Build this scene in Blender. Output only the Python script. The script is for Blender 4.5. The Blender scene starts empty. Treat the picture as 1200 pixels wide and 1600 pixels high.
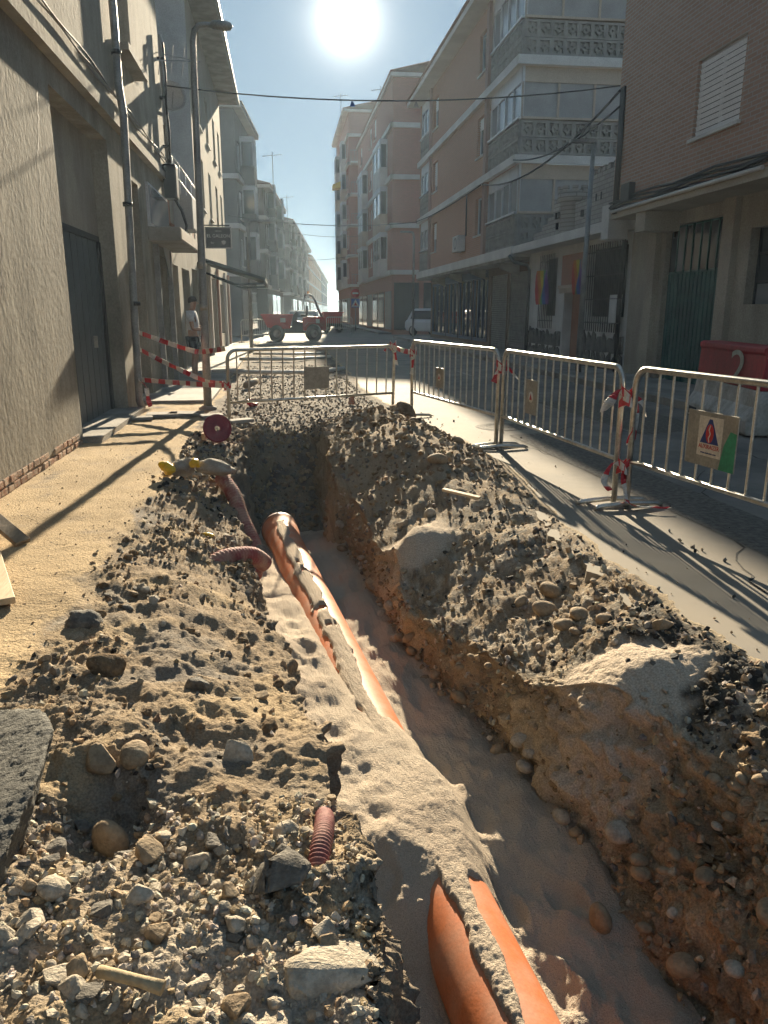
import bpy, bmesh, math, random
import numpy as np
from mathutils import Vector, Matrix

R = math.radians
random.seed(7)
RNG = np.random.default_rng(11)
sc = bpy.context.scene
col = sc.collection

# ------------------------------------------------------------------ camera
cam_d = bpy.data.cameras.new('camera')
cam = bpy.data.objects.new('camera', cam_d); col.objects.link(cam)
cam.location = (0, 0, 1.5)
cam.rotation_euler = (R(90 - 14.68), 0, R(-7.34))
cam_d.sensor_fit = 'VERTICAL'; cam_d.sensor_height = 36.0; cam_d.lens = 27.05
cam_d.clip_start = 0.05; cam_d.clip_end = 3000
sc.camera = cam

# ------------------------------------------------------------------ sky and sun
SUN_EL, SUN_AZ = R(17.9), R(4.9)          # azimuth clockwise from +Y
SUNV = Vector((math.sin(SUN_AZ) * math.cos(SUN_EL), math.cos(SUN_AZ) * math.cos(SUN_EL), math.sin(SUN_EL)))
w = bpy.data.worlds.new('World'); sc.world = w; w.use_nodes = True
nt = w.node_tree; nt.nodes.clear()
sky = nt.nodes.new('ShaderNodeTexSky'); sky.sky_type = 'NISHITA'; sky.sun_disc = False
sky.sun_elevation = SUN_EL; sky.sun_rotation = SUN_AZ
sky.air_density = 1.0; sky.dust_density = 0.0; sky.ozone_density = 1.0
bg = nt.nodes.new('ShaderNodeBackground'); bg.inputs['Strength'].default_value = 0.05
gam = nt.nodes.new('ShaderNodeGamma'); gam.inputs['Gamma'].default_value = 0.2      # a hazier, more even summer sky
nt.links.new(sky.outputs[0], gam.inputs['Color']); 
tnt = nt.nodes.new('ShaderNodeMix'); tnt.data_type = 'RGBA'; tnt.blend_type = 'MULTIPLY'; tnt.inputs[0].default_value = 1.0
nt.links.new(gam.outputs[0], tnt.inputs[6]); tnt.inputs[7].default_value = (.60, .9, 1.2, 1); nt.links.new(tnt.outputs[2], bg.inputs['Color'])
# the sun's own disc with its aureole, seen in the sky where the sun stands
tc = nt.nodes.new('ShaderNodeTexCoord')
nrm = nt.nodes.new('ShaderNodeVectorMath'); nrm.operation = 'NORMALIZE'
nt.links.new(tc.outputs['Generated'], nrm.inputs[0])
dot = nt.nodes.new('ShaderNodeVectorMath'); dot.operation = 'DOT_PRODUCT'
nt.links.new(nrm.outputs[0], dot.inputs[0]); dot.inputs[1].default_value = SUNV
acs = nt.nodes.new('ShaderNodeMath'); acs.operation = 'ARCCOSINE'; nt.links.new(dot.outputs['Value'], acs.inputs[0])
def falloff(amp, deg):
    a = nt.nodes.new('ShaderNodeMath'); a.operation = 'MULTIPLY'; nt.links.new(acs.outputs[0], a.inputs[0]); a.inputs[1].default_value = -1/R(deg)
    e = nt.nodes.new('ShaderNodeMath'); e.operation = 'EXPONENT'; nt.links.new(a.outputs[0], e.inputs[0])
    m = nt.nodes.new('ShaderNodeMath'); m.operation = 'MULTIPLY'; nt.links.new(e.outputs[0], m.inputs[0]); m.inputs[1].default_value = amp; return m
f1, f2 = falloff(1.1, .8), falloff(.05, 4.5)
hml = nt.nodes.new('ShaderNodeMath'); hml.operation = 'ADD'; nt.links.new(f1.outputs[0], hml.inputs[0]); nt.links.new(f2.outputs[0], hml.inputs[1])
bg2 = nt.nodes.new('ShaderNodeBackground'); bg2.inputs['Color'].default_value = (1.0, 0.95, 0.84, 1)
nt.links.new(hml.outputs[0], bg2.inputs['Strength'])
add = nt.nodes.new('ShaderNodeAddShader'); nt.links.new(bg.outputs[0], add.inputs[0]); nt.links.new(bg2.outputs[0], add.inputs[1])
wo = nt.nodes.new('ShaderNodeOutputWorld'); nt.links.new(add.outputs[0], wo.inputs['Surface'])

sl = bpy.data.lights.new('sun', 'SUN'); sl.energy = 2.8; sl.angle = R(0.53); sl.color = (1.0, 0.85, 0.62)
so = bpy.data.objects.new('sun', sl); col.objects.link(so); so.location = (0, 0, 60)
so.rotation_euler = (-SUNV).to_track_quat('-Z', 'Y').to_euler()

vs = sc.view_settings
vs.view_transform = 'Standard'; vs.look = 'None'; vs.gamma = 1.0; vs.use_curve_mapping = False
vs.exposure = 2.42
sc.cycles.use_denoising = True
sc.cycles.max_bounces = 5; sc.cycles.diffuse_bounces = 3; sc.cycles.glossy_bounces = 2; sc.cycles.transmission_bounces = 1; sc.cycles.volume_bounces = 0
sc.cycles.use_light_tree = False; sc.cycles.caustics_reflective = False; sc.cycles.caustics_refractive = False
sc.cycles.sample_clamp_indirect = 6.0

# ------------------------------------------------------------------ helpers
ORG = {}

def tag(o, label=None, cat=None, group=None, kind=None):
    if label: o['label'] = label
    if cat: o['category'] = cat
    if group: o['group'] = group
    if kind: o['kind'] = kind
    return o

def thing(name, label, cat, loc=(0, 0, 0), group=None, rz=0.0):
    o = bpy.data.objects.new(name, None); col.objects.link(o)
    o.location = loc; o.rotation_euler = (0, 0, rz); o.empty_display_size = 0.2
    ORG[o.name] = Vector(loc)
    return tag(o, label, cat, group)

def link(name, me, parent=None, local=False):
    o = bpy.data.objects.new(name, me); col.objects.link(o)
    if parent is not None:
        o.parent = parent
        base = ORG.get(parent.name, Vector((0, 0, 0)))
        ORG[o.name] = Vector((0, 0, 0)) if local else base
    return o

class MB:
    """collects shapes in world (or local) coordinates and links them as one mesh object"""
    def __init__(s): s.v = []; s.f = []; s.m = []; s.sm = []
    def add(s, vs, fs, mi=0, smooth=False):
        b = len(s.v); s.v.extend([tuple(p) for p in vs])
        for f in fs: s.f.append(tuple(i + b for i in f)); s.m.append(mi); s.sm.append(smooth)
        return s
    def box(s, a, b, mi=0):
        x0, y0, z0 = a; x1, y1, z1 = b
        v = [(x0,y0,z0),(x1,y0,z0),(x1,y1,z0),(x0,y1,z0),(x0,y0,z1),(x1,y0,z1),(x1,y1,z1),(x0,y1,z1)]
        return s.add(v, [(0,3,2,1),(4,5,6,7),(0,1,5,4),(1,2,6,5),(2,3,7,6),(3,0,4,7)], mi)
    def hexa(s, v, mi=0):
        return s.add(v, [(0,3,2,1),(4,5,6,7),(0,1,5,4),(1,2,6,5),(2,3,7,6),(3,0,4,7)], mi)
    def obox(s, c, ax, ay, az, mi=0):
        c = Vector(c); ax = Vector(ax); ay = Vector(ay); az = Vector(az)
        v = [c + i*ax + j*ay + k*az for k in (-1,1) for i, j in ((-1,-1),(1,-1),(1,1),(-1,1))]
        return s.hexa(v, mi)
    def bar(s, a, b, wd, hg, mi=0):
        a = Vector(a); b = Vector(b); d = b - a; L = d.length; d.normalize()
        up = Vector((0,0,1)) if abs(d.z) < .95 else Vector((1,0,0))
        sd = d.cross(up).normalized(); up = sd.cross(d)
        return s.obox((a+b)/2, d*L/2, sd*wd/2, up*hg/2, mi)
    def tube(s, path, r, n=8, caps=True, mi=0, smooth=True):
        P = [Vector(p) for p in path]; m = len(P)
        rr = r if hasattr(r, '__len__') else [r]*m
        T = [(P[min(i+1,m-1)] - P[max(i-1,0)]).normalized() for i in range(m)]
        up = Vector((0,0,1)) if abs(T[0].z) < .9 else Vector((1,0,0))
        u = T[0].cross(up).normalized()
        vs_ = []; fs = []
        for i in range(m):
            u = (u - T[i]*u.dot(T[i])).normalized(); v = T[i].cross(u)
            for k in range(n):
                a = 2*math.pi*k/n
                vs_.append(P[i] + (u*math.cos(a) + v*math.sin(a))*rr[i])
        for i in range(m-1):
            for k in range(n):
                k2 = (k+1) % n
                fs.append((i*n+k, i*n+k2, (i+1)*n+k2, (i+1)*n+k))
        s.add(vs_, fs, mi, smooth)
        if caps:
            b = len(s.v) - m*n
            s.f.append(tuple(b+k for k in range(n-1,-1,-1))); s.m.append(mi); s.sm.append(False)
            s.f.append(tuple(b+(m-1)*n+k for k in range(n))); s.m.append(mi); s.sm.append(False)
        return s
    def cyl(s, a, b, r, n=12, mi=0, r2=None):
        return s.tube([a, b], [r, r if r2 is None else r2], n, True, mi)
    def lathe(s, c, axis, prof, n=20, mi=0, smooth=True):
        c = Vector(c); ax = Vector(axis).normalized()
        up = Vector((0,0,1)) if abs(ax.z) < .9 else Vector((1,0,0))
        u = ax.cross(up).normalized(); v = ax.cross(u)
        vs_ = []; fs = []; m = len(prof)
        for (t, r) in prof:
            for k in range(n):
                a = 2*math.pi*k/n; vs_.append(c + ax*t + (u*math.cos(a)+v*math.sin(a))*r)
        for i in range(m-1):
            for k in range(n):
                k2 = (k+1) % n; fs.append((i*n+k, (i+1)*n+k, (i+1)*n+k2, i*n+k2))
        return s.add(vs_, fs, mi, smooth)
    def prism(s, pts, a, b, mi=0):
        """polygon pts (3D fn of (u,v)) extruded: pts list of Vector, a/b offset vectors"""
        n = len(pts); a = Vector(a); b = Vector(b)
        v = [Vector(p)+a for p in pts] + [Vector(p)+b for p in pts]
        f = [tuple(range(n-1,-1,-1)), tuple(range(n,2*n))] + [(i,(i+1)%n,n+(i+1)%n,n+i) for i in range(n)]
        return s.add(v, f, mi)
    def build(s, name, mats, parent=None, local=False):
        org = Vector((0,0,0))
        if parent is not None and not local: org = ORG.get(parent.name, org)
        me = bpy.data.meshes.new(name)
        me.from_pydata([(p[0]-org.x, p[1]-org.y, p[2]-org.z) for p in s.v], [], s.f)
        for mm in (mats if isinstance(mats, (list, tuple)) else [mats]): me.materials.append(mm)
        me.polygons.foreach_set('material_index', s.m)
        me.polygons.foreach_set('use_smooth', s.sm)
        me.update()
        bm = bmesh.new(); bm.from_mesh(me); bmesh.ops.recalc_face_normals(bm, faces=bm.faces); bm.to_mesh(me); bm.free()
        return link(name, me, parent, local)

def bevel(o, wd=.01, seg=2):
    m = o.modifiers.new('bevel', 'BEVEL'); m.width = wd; m.segments = seg; m.limit_method = 'ANGLE'; return o

# ---- numpy noise
def _h(ix, iy, iz, seed):
    n = (ix.astype(np.int64)*374761393 + iy.astype(np.int64)*668265263 + iz.astype(np.int64)*2147483647 + seed*974711) & 0xffffffff
    n = ((n ^ (n >> 13))*1274126177) & 0xffffffff
    n = ((n ^ (n >> 16))*2246822519) & 0xffffffff
    return ((n ^ (n >> 15)) & 0xffff).astype(np.float32)/65535.0

def noise(x, y, z=None, seed=0):
    x = np.asarray(x, np.float64); y = np.asarray(y, np.float64)
    x0 = np.floor(x); y0 = np.floor(y); fx = x-x0; fy = y-y0
    fx = fx*fx*(3-2*fx); fy = fy*fy*(3-2*fy)
    if z is None:
        zz = np.zeros_like(x0)
        a = _h(x0,y0,zz,seed); b = _h(x0+1,y0,zz,seed); c = _h(x0,y0+1,zz,seed); d = _h(x0+1,y0+1,zz,seed)
        return ((a+(b-a)*fx) + ((c+(d-c)*fx)-(a+(b-a)*fx))*fy)*2-1
    z = np.asarray(z, np.float64); z0 = np.floor(z); fz = z-z0; fz = fz*fz*(3-2*fz)
    o = 0
    r = []
    for k in (0, 1):
        a = _h(x0,y0,z0+k,seed); b = _h(x0+1,y0,z0+k,seed); c = _h(x0,y0+1,z0+k,seed); d = _h(x0+1,y0+1,z0+k,seed)
        e = a+(b-a)*fx; f = c+(d-c)*fx; r.append(e+(f-e)*fy)
    return (r[0]+(r[1]-r[0])*fz)*2-1

def fbm(x, y, z=None, oct=4, seed=0, gain=.5):
    s = 0; a = 1; t = 0; f = 1
    for i in range(oct):
        s = s + a*noise(x*f, y*f, None if z is None else z*f, seed+i*17); t += a; a *= gain; f *= 2.03
    return s/t

def smooth(a, b, x):
    t = np.clip((x-a)/(b-a), 0, 1); return t*t*(3-2*t)

def np_mesh(name, V, F, mats, parent=None, cols=None, smooth_=True):
    me = bpy.data.meshes.new(name)
    V = np.asarray(V, np.float32); F = np.asarray(F, np.int32); k = F.shape[1]
    me.vertices.add(len(V)); me.vertices.foreach_set('co', V.ravel())
    me.loops.add(F.size); me.loops.foreach_set('vertex_index', F.ravel())
    me.polygons.add(len(F)); me.polygons.foreach_set('loop_start', np.arange(0, F.size, k, dtype=np.int32))
    me.polygons.foreach_set('loop_total', np.full(len(F), k, np.int32))
    me.polygons.foreach_set('use_smooth', np.full(len(F), smooth_, bool))
    me.update(calc_edges=True); me.validate()
    if cols is not None:
        at = me.color_attributes.new('Col', 'FLOAT_COLOR', 'POINT')
        c4 = np.ones((len(V), 4), np.float32); c4[:, :3] = cols
        at.data.foreach_set('color', c4.ravel())
    for m in (mats if isinstance(mats, (list, tuple)) else [mats]): me.materials.append(m)
    return link(name, me, parent)

def grid_faces(nr, nc):
    i = np.arange(nr*nc).reshape(nr, nc)
    return np.stack([i[:-1,:-1], i[:-1,1:], i[1:,1:], i[1:,:-1]], -1).reshape(-1, 4)

# ------------------------------------------------------------------ materials
def pm(name, c, c2=None, scale=3.0, rough=.8, bump=0.0, bscale=40.0, metal=0.0, spec=.5, stretch=(1,1,1), attr=False, grain=.18, gscale=None, brick=None, stain=0.0):
    m = bpy.data.materials.new(name); m.use_nodes = True
    t = m.node_tree; N = t.nodes; L = t.links
    p = N['Principled BSDF']
    p.inputs['Roughness'].default_value = rough; p.inputs['Metallic'].default_value = metal
    p.inputs['Specular IOR Level'].default_value = spec
    g = N.new('ShaderNodeNewGeometry'); mp = N.new('ShaderNodeMapping'); mp.inputs['Scale'].default_value = stretch
    L.new(g.outputs['Position'], mp.inputs['Vector'])
    def nz(sc_, det=3, ro=.55):
        n = N.new('ShaderNodeTexNoise'); n.inputs['Scale'].default_value = sc_; n.inputs['Detail'].default_value = det
        n.inputs['Roughness'].default_value = ro; L.new(mp.outputs[0], n.inputs['Vector']); return n.outputs['Fac']
    def mix(f, a, b, typ='MIX'):
        x = N.new('ShaderNodeMix'); x.data_type = 'RGBA'; x.blend_type = typ
        if isinstance(f, float): x.inputs[0].default_value = f
        else: L.new(f, x.inputs[0])
        for q, i in ((a, 6), (b, 7)):
            if isinstance(q, tuple): x.inputs[i].default_value = (*q, 1)
            else: L.new(q, x.inputs[i])
        return x.outputs[2]
    def rng(f, a, b, c_, d):
        x = N.new('ShaderNodeMapRange'); L.new(f, x.inputs[0])
        for i, q in enumerate((a, b, c_, d)): x.inputs[i+1].default_value = q
        return x.outputs[0]
    if attr:
        a = N.new('ShaderNodeAttribute'); a.attribute_name = 'Col'; base = a.outputs['Color']
    elif brick:
        b = N.new('ShaderNodeTexBrick'); b.inputs['Scale'].default_value = 1.0
        bw, bh, mo, mc, axis = brick
        b.inputs['Brick Width'].default_value = bw; b.inputs['Row Height'].default_value = bh
        b.inputs['Mortar Size'].default_value = mo; b.inputs['Color1'].default_value = (*c, 1)
        b.inputs['Color2'].default_value = (*c2, 1); b.inputs['Mortar'].default_value = (*mc, 1)
        b.inputs['Mortar Smooth'].default_value = .2
        sp = N.new('ShaderNodeSeparateXYZ'); cb = N.new('ShaderNodeCombineXYZ'); L.new(g.outputs['Position'], sp.inputs[0])
        ad = N.new('ShaderNodeMath'); ad.operation = 'ADD'; L.new(sp.outputs['X'], ad.inputs[0]); L.new(sp.outputs['Y'], ad.inputs[1])
        L.new(ad.outputs[0], cb.inputs[0]); L.new(sp.outputs['Z'], cb.inputs[1]); L.new(cb.outputs[0], b.inputs['Vector'])
        base = b.outputs['Color']
    else:
        base = mix(rng(nz(scale), .38, .62, 0, 1), c, c2 if c2 else tuple(q*.78 for q in c))
    gr = rng(nz(gscale or bscale*1.3, 2), .25, .75, 1-grain, 1+grain)
    cbn = N.new('ShaderNodeCombineColor')
    for i in range(3): L.new(gr, cbn.inputs[i])
    base = mix(1.0, base, cbn.outputs[0], 'MULTIPLY')
    if stain:
        mp2 = N.new('ShaderNodeMapping'); mp2.inputs['Scale'].default_value = (1,1,.3); L.new(g.outputs['Position'], mp2.inputs['Vector'])
        ns = N.new('ShaderNodeTexNoise'); ns.inputs['Scale'].default_value = 1.5; ns.inputs['Detail'].default_value = 5; ns.inputs['Roughness'].default_value = .7; L.new(mp2.outputs[0], ns.inputs['Vector'])
        sr = rng(ns.outputs['Fac'], .35, .62, 1-stain, 1.04); cs_ = N.new('ShaderNodeCombineColor')
        for i in range(3): L.new(sr, cs_.inputs[i])
        base = mix(1.0, base, cs_.outputs[0], 'MULTIPLY')
    L.new(base, p.inputs['Base Color'])
    if bump:
        bn = N.new('ShaderNodeBump'); bn.inputs['Strength'].default_value = min(1, abs(bump)); bn.inputs['Distance'].default_value = .02
        hsrc = nz(bscale, 4, .65)
        if brick:
            mm = N.new('ShaderNodeMath'); mm.operation = 'MULTIPLY_ADD'; L.new(b.outputs['Fac'], mm.inputs[0]); mm.inputs[1].default_value = -.9; L.new(hsrc, mm.inputs[2]); hsrc = mm.outputs[0]
        L.new(hsrc, bn.inputs['Height']); L.new(bn.outputs[0], p.inputs['Normal'])
    return m

M = {}
M['soil'] = pm('soil', (.3,.22,.14), rough=.95, bump=.9, bscale=55, attr=True, grain=.35, gscale=120, spec=.15)
M['sandm'] = pm('bedding_sand', (.5,.42,.33), rough=.95, bump=1.0, bscale=110, attr=True, grain=.3, gscale=260, spec=.15)
M['rock'] = pm('rubble_stone', (.4,.35,.28), rough=.9, bump=.7, bscale=60, attr=True, grain=.25, gscale=90, spec=.2)
M['pale_stone'] = pm('pale_stone', (.50,.44,.35), (.36,.31,.24), 22, .9, .7, 70, spec=.2)
M['tan_stone'] = pm('tan_stone', (.36,.27,.17), (.26,.19,.12), 18, .85, .5, 60, spec=.25)
M['grey_stone'] = pm('grey_stone', (.2,.18,.15), (.11,.10,.085), 22, .85, .7, 70, spec=.3)
M['clod'] = pm('soil_clod', (.26,.185,.11), (.17,.12,.075), 25, .95, 1.0, 60, spec=.1)
M['asph_rock'] = pm('asphalt_lump', (.045,.042,.038), (.09,.083,.07), 30, .8, 1.0, 80, spec=.3)
M['road'] = pm('worn_asphalt', (.19,.18,.165), (.25,.23,.2), .9, .85, .2, 220, grain=.12, gscale=240, spec=.3, stain=.25)
def dust_over(m, x0, x1, c):          # trodden earth lying on the asphalt next to the dig
    t = m.node_tree; N = t.nodes; L = t.links; p = N['Principled BSDF']; src = p.inputs['Base Color'].links[0].from_socket
    g = N.new('ShaderNodeNewGeometry'); sp = N.new('ShaderNodeSeparateXYZ'); L.new(g.outputs['Position'], sp.inputs[0])
    n = N.new('ShaderNodeTexNoise'); n.inputs['Scale'].default_value = 1.6; n.inputs['Detail'].default_value = 7; L.new(g.outputs['Position'], n.inputs['Vector'])
    ma = N.new('ShaderNodeMath'); ma.operation = 'MULTIPLY_ADD'; L.new(n.outputs['Fac'], ma.inputs[0]); ma.inputs[1].default_value = 2.6; L.new(sp.outputs['X'], ma.inputs[2])
    r = N.new('ShaderNodeMapRange'); L.new(ma.outputs[0], r.inputs[0]); r.inputs[1].default_value = x0+1.3; r.inputs[2].default_value = x1+1.3; r.inputs[3].default_value = .85; r.inputs[4].default_value = 0
    x = N.new('ShaderNodeMix'); x.data_type = 'RGBA'; L.new(r.outputs[0], x.inputs[0]); L.new(src, x.inputs[6]); x.inputs[7].default_value = (*c, 1); L.new(x.outputs[2], p.inputs['Base Color'])
dust_over(M['road'], 1.5, 3.7, (.32,.27,.20))
M['paving'] = pm('pavement_concrete', (.3,.28,.25), (.22,.2,.18), 1.2, .85, .35, 90, spec=.3)
M['concrete'] = pm('concrete', (.34,.31,.27), (.24,.22,.19), 2.0, .9, .4, 60, spec=.25)
M['render'] = pm('rough_render', (.37,.335,.27), (.31,.28,.225), 2.2, .92, .4, 15, stretch=(1,1,.8), grain=.16, gscale=38, spec=.15, stain=.38)
M['render2'] = pm('upper_render', (.41,.37,.30), (.34,.305,.245), .9, .92, .5, 14, grain=.12, gscale=45, spec=.15, stain=.28)
M['render3'] = pm('tall_block_render', (.45,.40,.32), (.38,.34,.27), .6, .92, .3, 20, grain=.1, gscale=30, spec=.15)
M['old_brick'] = pm('old_brick', (.36,.2,.13), (.42,.33,.25), 14, .95, .8, 60, spec=.1)
M['gdoor'] = pm('garage_door_paint', (.085,.11,.125), (.065,.085,.098), 1.4, .5, .15, 30)
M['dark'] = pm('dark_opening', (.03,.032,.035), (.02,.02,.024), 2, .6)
M['greenm'] = pm('green_gate_paint', (.03,.125,.115), (.022,.09,.085), 2.2, .55, .1, 20, stain=.25)
M['galv'] = pm('galvanised_steel', (.55,.54,.5), (.42,.41,.38), 14, .34, .06, 60, metal=.9)
M['grey_metal'] = pm('grey_metal', (.29,.29,.28), (.22,.22,.22), 5, .5, .05, 40, metal=.4)
M['dark_metal'] = pm('dark_metal', (.03,.033,.038), (.022,.024,.03), 5, .5)
M['blue_metal'] = pm('blue_painted_metal', (.03,.06,.13), (.022,.045,.1), 3, .45)
M['white'] = pm('white_paint', (.62,.61,.58), (.52,.51,.48), 2, .6)
M['white_alu'] = pm('white_aluminium', (.6,.61,.62), (.52,.53,.54), 3, .4)
M['shutter'] = pm('roller_shutter', (.78,.79,.79), (.72,.73,.73), 2, .55)
M['beige'] = pm('beige_panel', (.5,.41,.32), (.44,.36,.28), 1.2, .75)
M['greyp'] = pm('grey_panel', (.36,.35,.34), (.3,.29,.28), 1.5, .7)
M['cream'] = pm('cream_render', (.44,.385,.30), (.35,.30,.235), .8, .9, .3, 30)
M['garage_r'] = pm('garage_render', (.44,.39,.31), (.36,.315,.25), .8, .92, .4, 25, stain=.25)
M['brick1'] = pm('brown_brick', (.37,.215,.15), (.43,.26,.19), rough=.9, bump=.6, bscale=60, brick=(.25,.068,.011,(.42,.36,.3),'y'))
M['brick2'] = pm('orange_brick', (.45,.235,.15), (.40,.21,.135), rough=.9, bump=.4, bscale=60, brick=(.25,.07,.008,(.42,.32,.26),'y'))
M['brick3'] = pm('red_brick', (.42,.20,.155), (.37,.18,.14), rough=.9, bump=.3, bscale=40, brick=(.25,.07,.008,(.28,.18,.14),'y'))
M['brick4'] = pm('dark_brick', (.17,.105,.08), (.14,.09,.07), rough=.9, bump=.3, bscale=40, brick=(.25,.07,.008,(.18,.13,.1),'y'))
M['orange_r'] = pm('orange_render', (.5,.32,.19), (.44,.28,.17), .5, .9)
M['pink_r'] = pm('pink_render', (.38,.25,.21), (.33,.22,.18), .6, .9)
M['band'] = pm('white_band', (.62,.60,.56), (.53,.51,.48), 1.0, .8, .2, 40)
M['breeze'] = pm('breeze_block', (.33,.31,.28), (.26,.245,.22), 3, .92, .4, 60)
M['tile'] = pm('roof_tile', (.3,.14,.09), (.22,.11,.075), 3, .9, .6, 18)
M['pipe'] = pm('orange_pvc', (.62,.19,.07), (.57,.26,.15), 6, .6, .06, 60, grain=.12, gscale=90, spec=.25)
M['pipe_dark'] = pm('brown_gasket', (.16,.06,.035), (.11,.045,.03), 5, .5)
M['duct'] = pm('red_duct', (.20,.045,.055), (.26,.12,.10), 10, .75, .2, 60, spec=.25)
M['duct_dusty'] = pm('dusty_red_duct', (.30,.075,.07), (.40,.23,.17), 9, .75, .3, 80)
M['red'] = pm('red_plastic', (.45,.035,.045), (.36,.03,.04), 3, .5, .05, 40)
M['maroon'] = pm('maroon_plastic', (.24,.02,.035), (.18,.016,.03), 4, .55, .1, 40)
M['red_paint'] = pm('red_machine_paint', (.45,.03,.025), (.34,.028,.024), 2, .5)
M['nj_red'] = pm('barrier_red', (.46,.035,.045), (.36,.03,.038), 3, .55, .15, 20, stain=.35)
M['nj_white'] = pm('barrier_white', (.62,.59,.53), (.45,.41,.34), 4, .6, .2, 25, stain=.4)
M['yellow'] = pm('yellow_plastic', (.75,.5,.02), (.65,.42,.02), 6, .5, .2, 40)
M['bag'] = pm('dusty_sack', (.36,.32,.26), (.28,.245,.2), 8, .9, .5, 60)
M['wood'] = pm('pale_plank', (.58,.44,.27), (.48,.35,.2), 4, .75, .25, 30, stretch=(1,.15,1))
M['old_wood'] = pm('old_board', (.33,.25,.165), (.24,.18,.115), 5, .85, .35, 30, stretch=(1,.2,1))
M['slabm'] = pm('old_asphalt_slab', (.15,.145,.125), (.10,.097,.085), 16, .85, 1.0, 90, grain=.4, gscale=140)
M['slab_edge'] = pm('slab_concrete_edge', (.36,.32,.24), (.28,.24,.17), 12, .9, .8, 70)
M['rubber'] = pm('rubber', (.02,.02,.021), (.032,.03,.028), 4, .8, .2, 40)
M['rim'] = pm('wheel_rim', (.4,.36,.32), (.3,.27,.24), 6, .5, metal=.3)
M['carwhite'] = pm('white_car_paint', (.6,.6,.6), (.55,.55,.55), 1, .25)
M['skin'] = pm('skin', (.45,.25,.17), (.4,.22,.15), 6, .6)
M['hair'] = pm('grey_hair', (.1,.085,.075), (.07,.06,.05), 20, .8)
M['shirt'] = pm('white_shirt', (.62,.63,.65), (.56,.57,.6), 5, .9, .3, 20)
M['shorts'] = pm('navy_shorts', (.02,.03,.05), (.015,.02,.035), 5, .9)
M['tape_w'] = pm('tape_white', (.68,.64,.58), (.6,.56,.5), 6, .5)
M['tape_r'] = pm('tape_red', (.55,.03,.04), (.45,.025,.035), 6, .5)
M['plate'] = pm('barrier_plate', (.34,.32,.27), (.27,.255,.22), 8, .55, .1, 40, metal=.3)
M['sticker'] = pm('sticker_white', (.66,.6,.5), (.6,.55,.46), 6, .6)
M['navy'] = pm('navy_print', (.02,.04,.18), rough=.6)
M['redp'] = pm('red_print', (.5,.03,.03), rough=.6)
M['greenp'] = pm('green_paint_mark', (.03,.28,.14), (.025,.2,.1), 8, .6)
M['blackp'] = pm('black_cable', (.015,.016,.02), rough=.6)
M['cable_light'] = pm('grey_cable', (.3,.29,.28), rough=.6)
M['signd'] = pm('dark_sign', (.02,.024,.032), (.016,.02,.026), 4, .5)
M['signw'] = pm('sign_lettering', (.5,.5,.48), rough=.6)
M['signblue'] = pm('sign_blue', (.03,.11,.4), rough=.5)
M['terracotta'] = pm('terracotta_panel', (.36,.17,.11), (.3,.15,.1), 2, .85)
M['awn'] = pm('dark_awning', (.02,.035,.04), (.015,.028,.032), 4, .85)
M['stonewall'] = pm('stone_cladding', (.17,.16,.145), (.11,.105,.1), 5, .9, .8, 20)
M['flag'] = [pm('flag_'+n, c, rough=.85) for n, c in (('red',(.45,.04,.03)),('orange',(.5,.17,.02)),('yellow',(.55,.42,.03)),('green',(.04,.2,.07)),('blue',(.03,.08,.3)),('violet',(.13,.04,.2)))]
M['beacon'] = pm('amber_beacon', (.8,.28,.03), rough=.3)
M['bone'] = pm('dry_stick', (.42,.33,.2), (.34,.26,.15), 12, .85, .4, 50, stretch=(1,.3,1))

def glass_mat(name, c, rough):
    m = bpy.data.materials.new(name); m.use_nodes = True
    p = m.node_tree.nodes['Principled BSDF']; n = m.node_tree.nodes.new('ShaderNodeTexNoise'); n.inputs['Scale'].default_value = 1.3
    cr = m.node_tree.nodes.new('ShaderNodeValToRGB'); cr.color_ramp.elements[0].color = (*[q*.6 for q in c], 1); cr.color_ramp.elements[1].color = (*[q*1.4 for q in c], 1)
    m.node_tree.links.new(n.outputs['Fac'], cr.inputs[0]); m.node_tree.links.new(cr.outputs[0], p.inputs['Base Color'])
    p.inputs['Roughness'].default_value = rough; p.inputs['Specular IOR Level'].default_value = .8
    return m
M['glass'] = glass_mat('window_glass', (.045,.055,.065), .06)
M['glass2'] = glass_mat('curtained_glass', (.22,.23,.24), .12)

# ================================================================== GROUND
YS = [0.0,1.2,1.8,2.3,2.8,3.5,4.2,5.0,6.0,7.0,8.0,8.8,9.5,9.9,10.3,11.0,14.0,60]
CX = [.15,.15,.19,.14,.10,-.02,-.10,-.25,-.35,-.50,-.55,-.55,-.50,-.42,-.3,-.3,-.3,-.3]
CZ = [-.07,-.07,-.09,-.11,-.14,-.24,-.32,-.40,-.38,-.28,-.20,-.14,-.08,-.04,0,0,0,0]
DX = [.33,.32,.33,.30,.27,.18,.10,-.02,-.15,-.28,-.36,-.38,-.30,-.2,-.1,-.1,-.1,-.1]
DZ = [-1.15,-1.15,-1.15,-1.15,-1.15,-1.15,-1.15,-1.15,-1.15,-1.15,-1.2,-1.15,-.80,-.45,-.08,0,0,0]
EX = [1.36,1.32,1.29,1.25,1.19,1.08,.87,.73,.66,.55,.42,.42,.40,.36,.3,.3,.3,.3]
FX = [1.78,1.76,1.74,1.68,1.46,1.18,.97,.82,.74,.63,.50,.47,.47,.5,.5,.5,.5,.5]
FZ = [-.1,-.1,-.1,-.12,-.2,-.34,-.45,-.48,-.40,-.28,-.14,.0,.06,.06,.04,0,0,0]
GZ = [0,0,0,-.02,-.07,-.13,-.22,-.19,-.05,.12,.27,.33,.32,.27,.16,.03,0,0]
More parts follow.
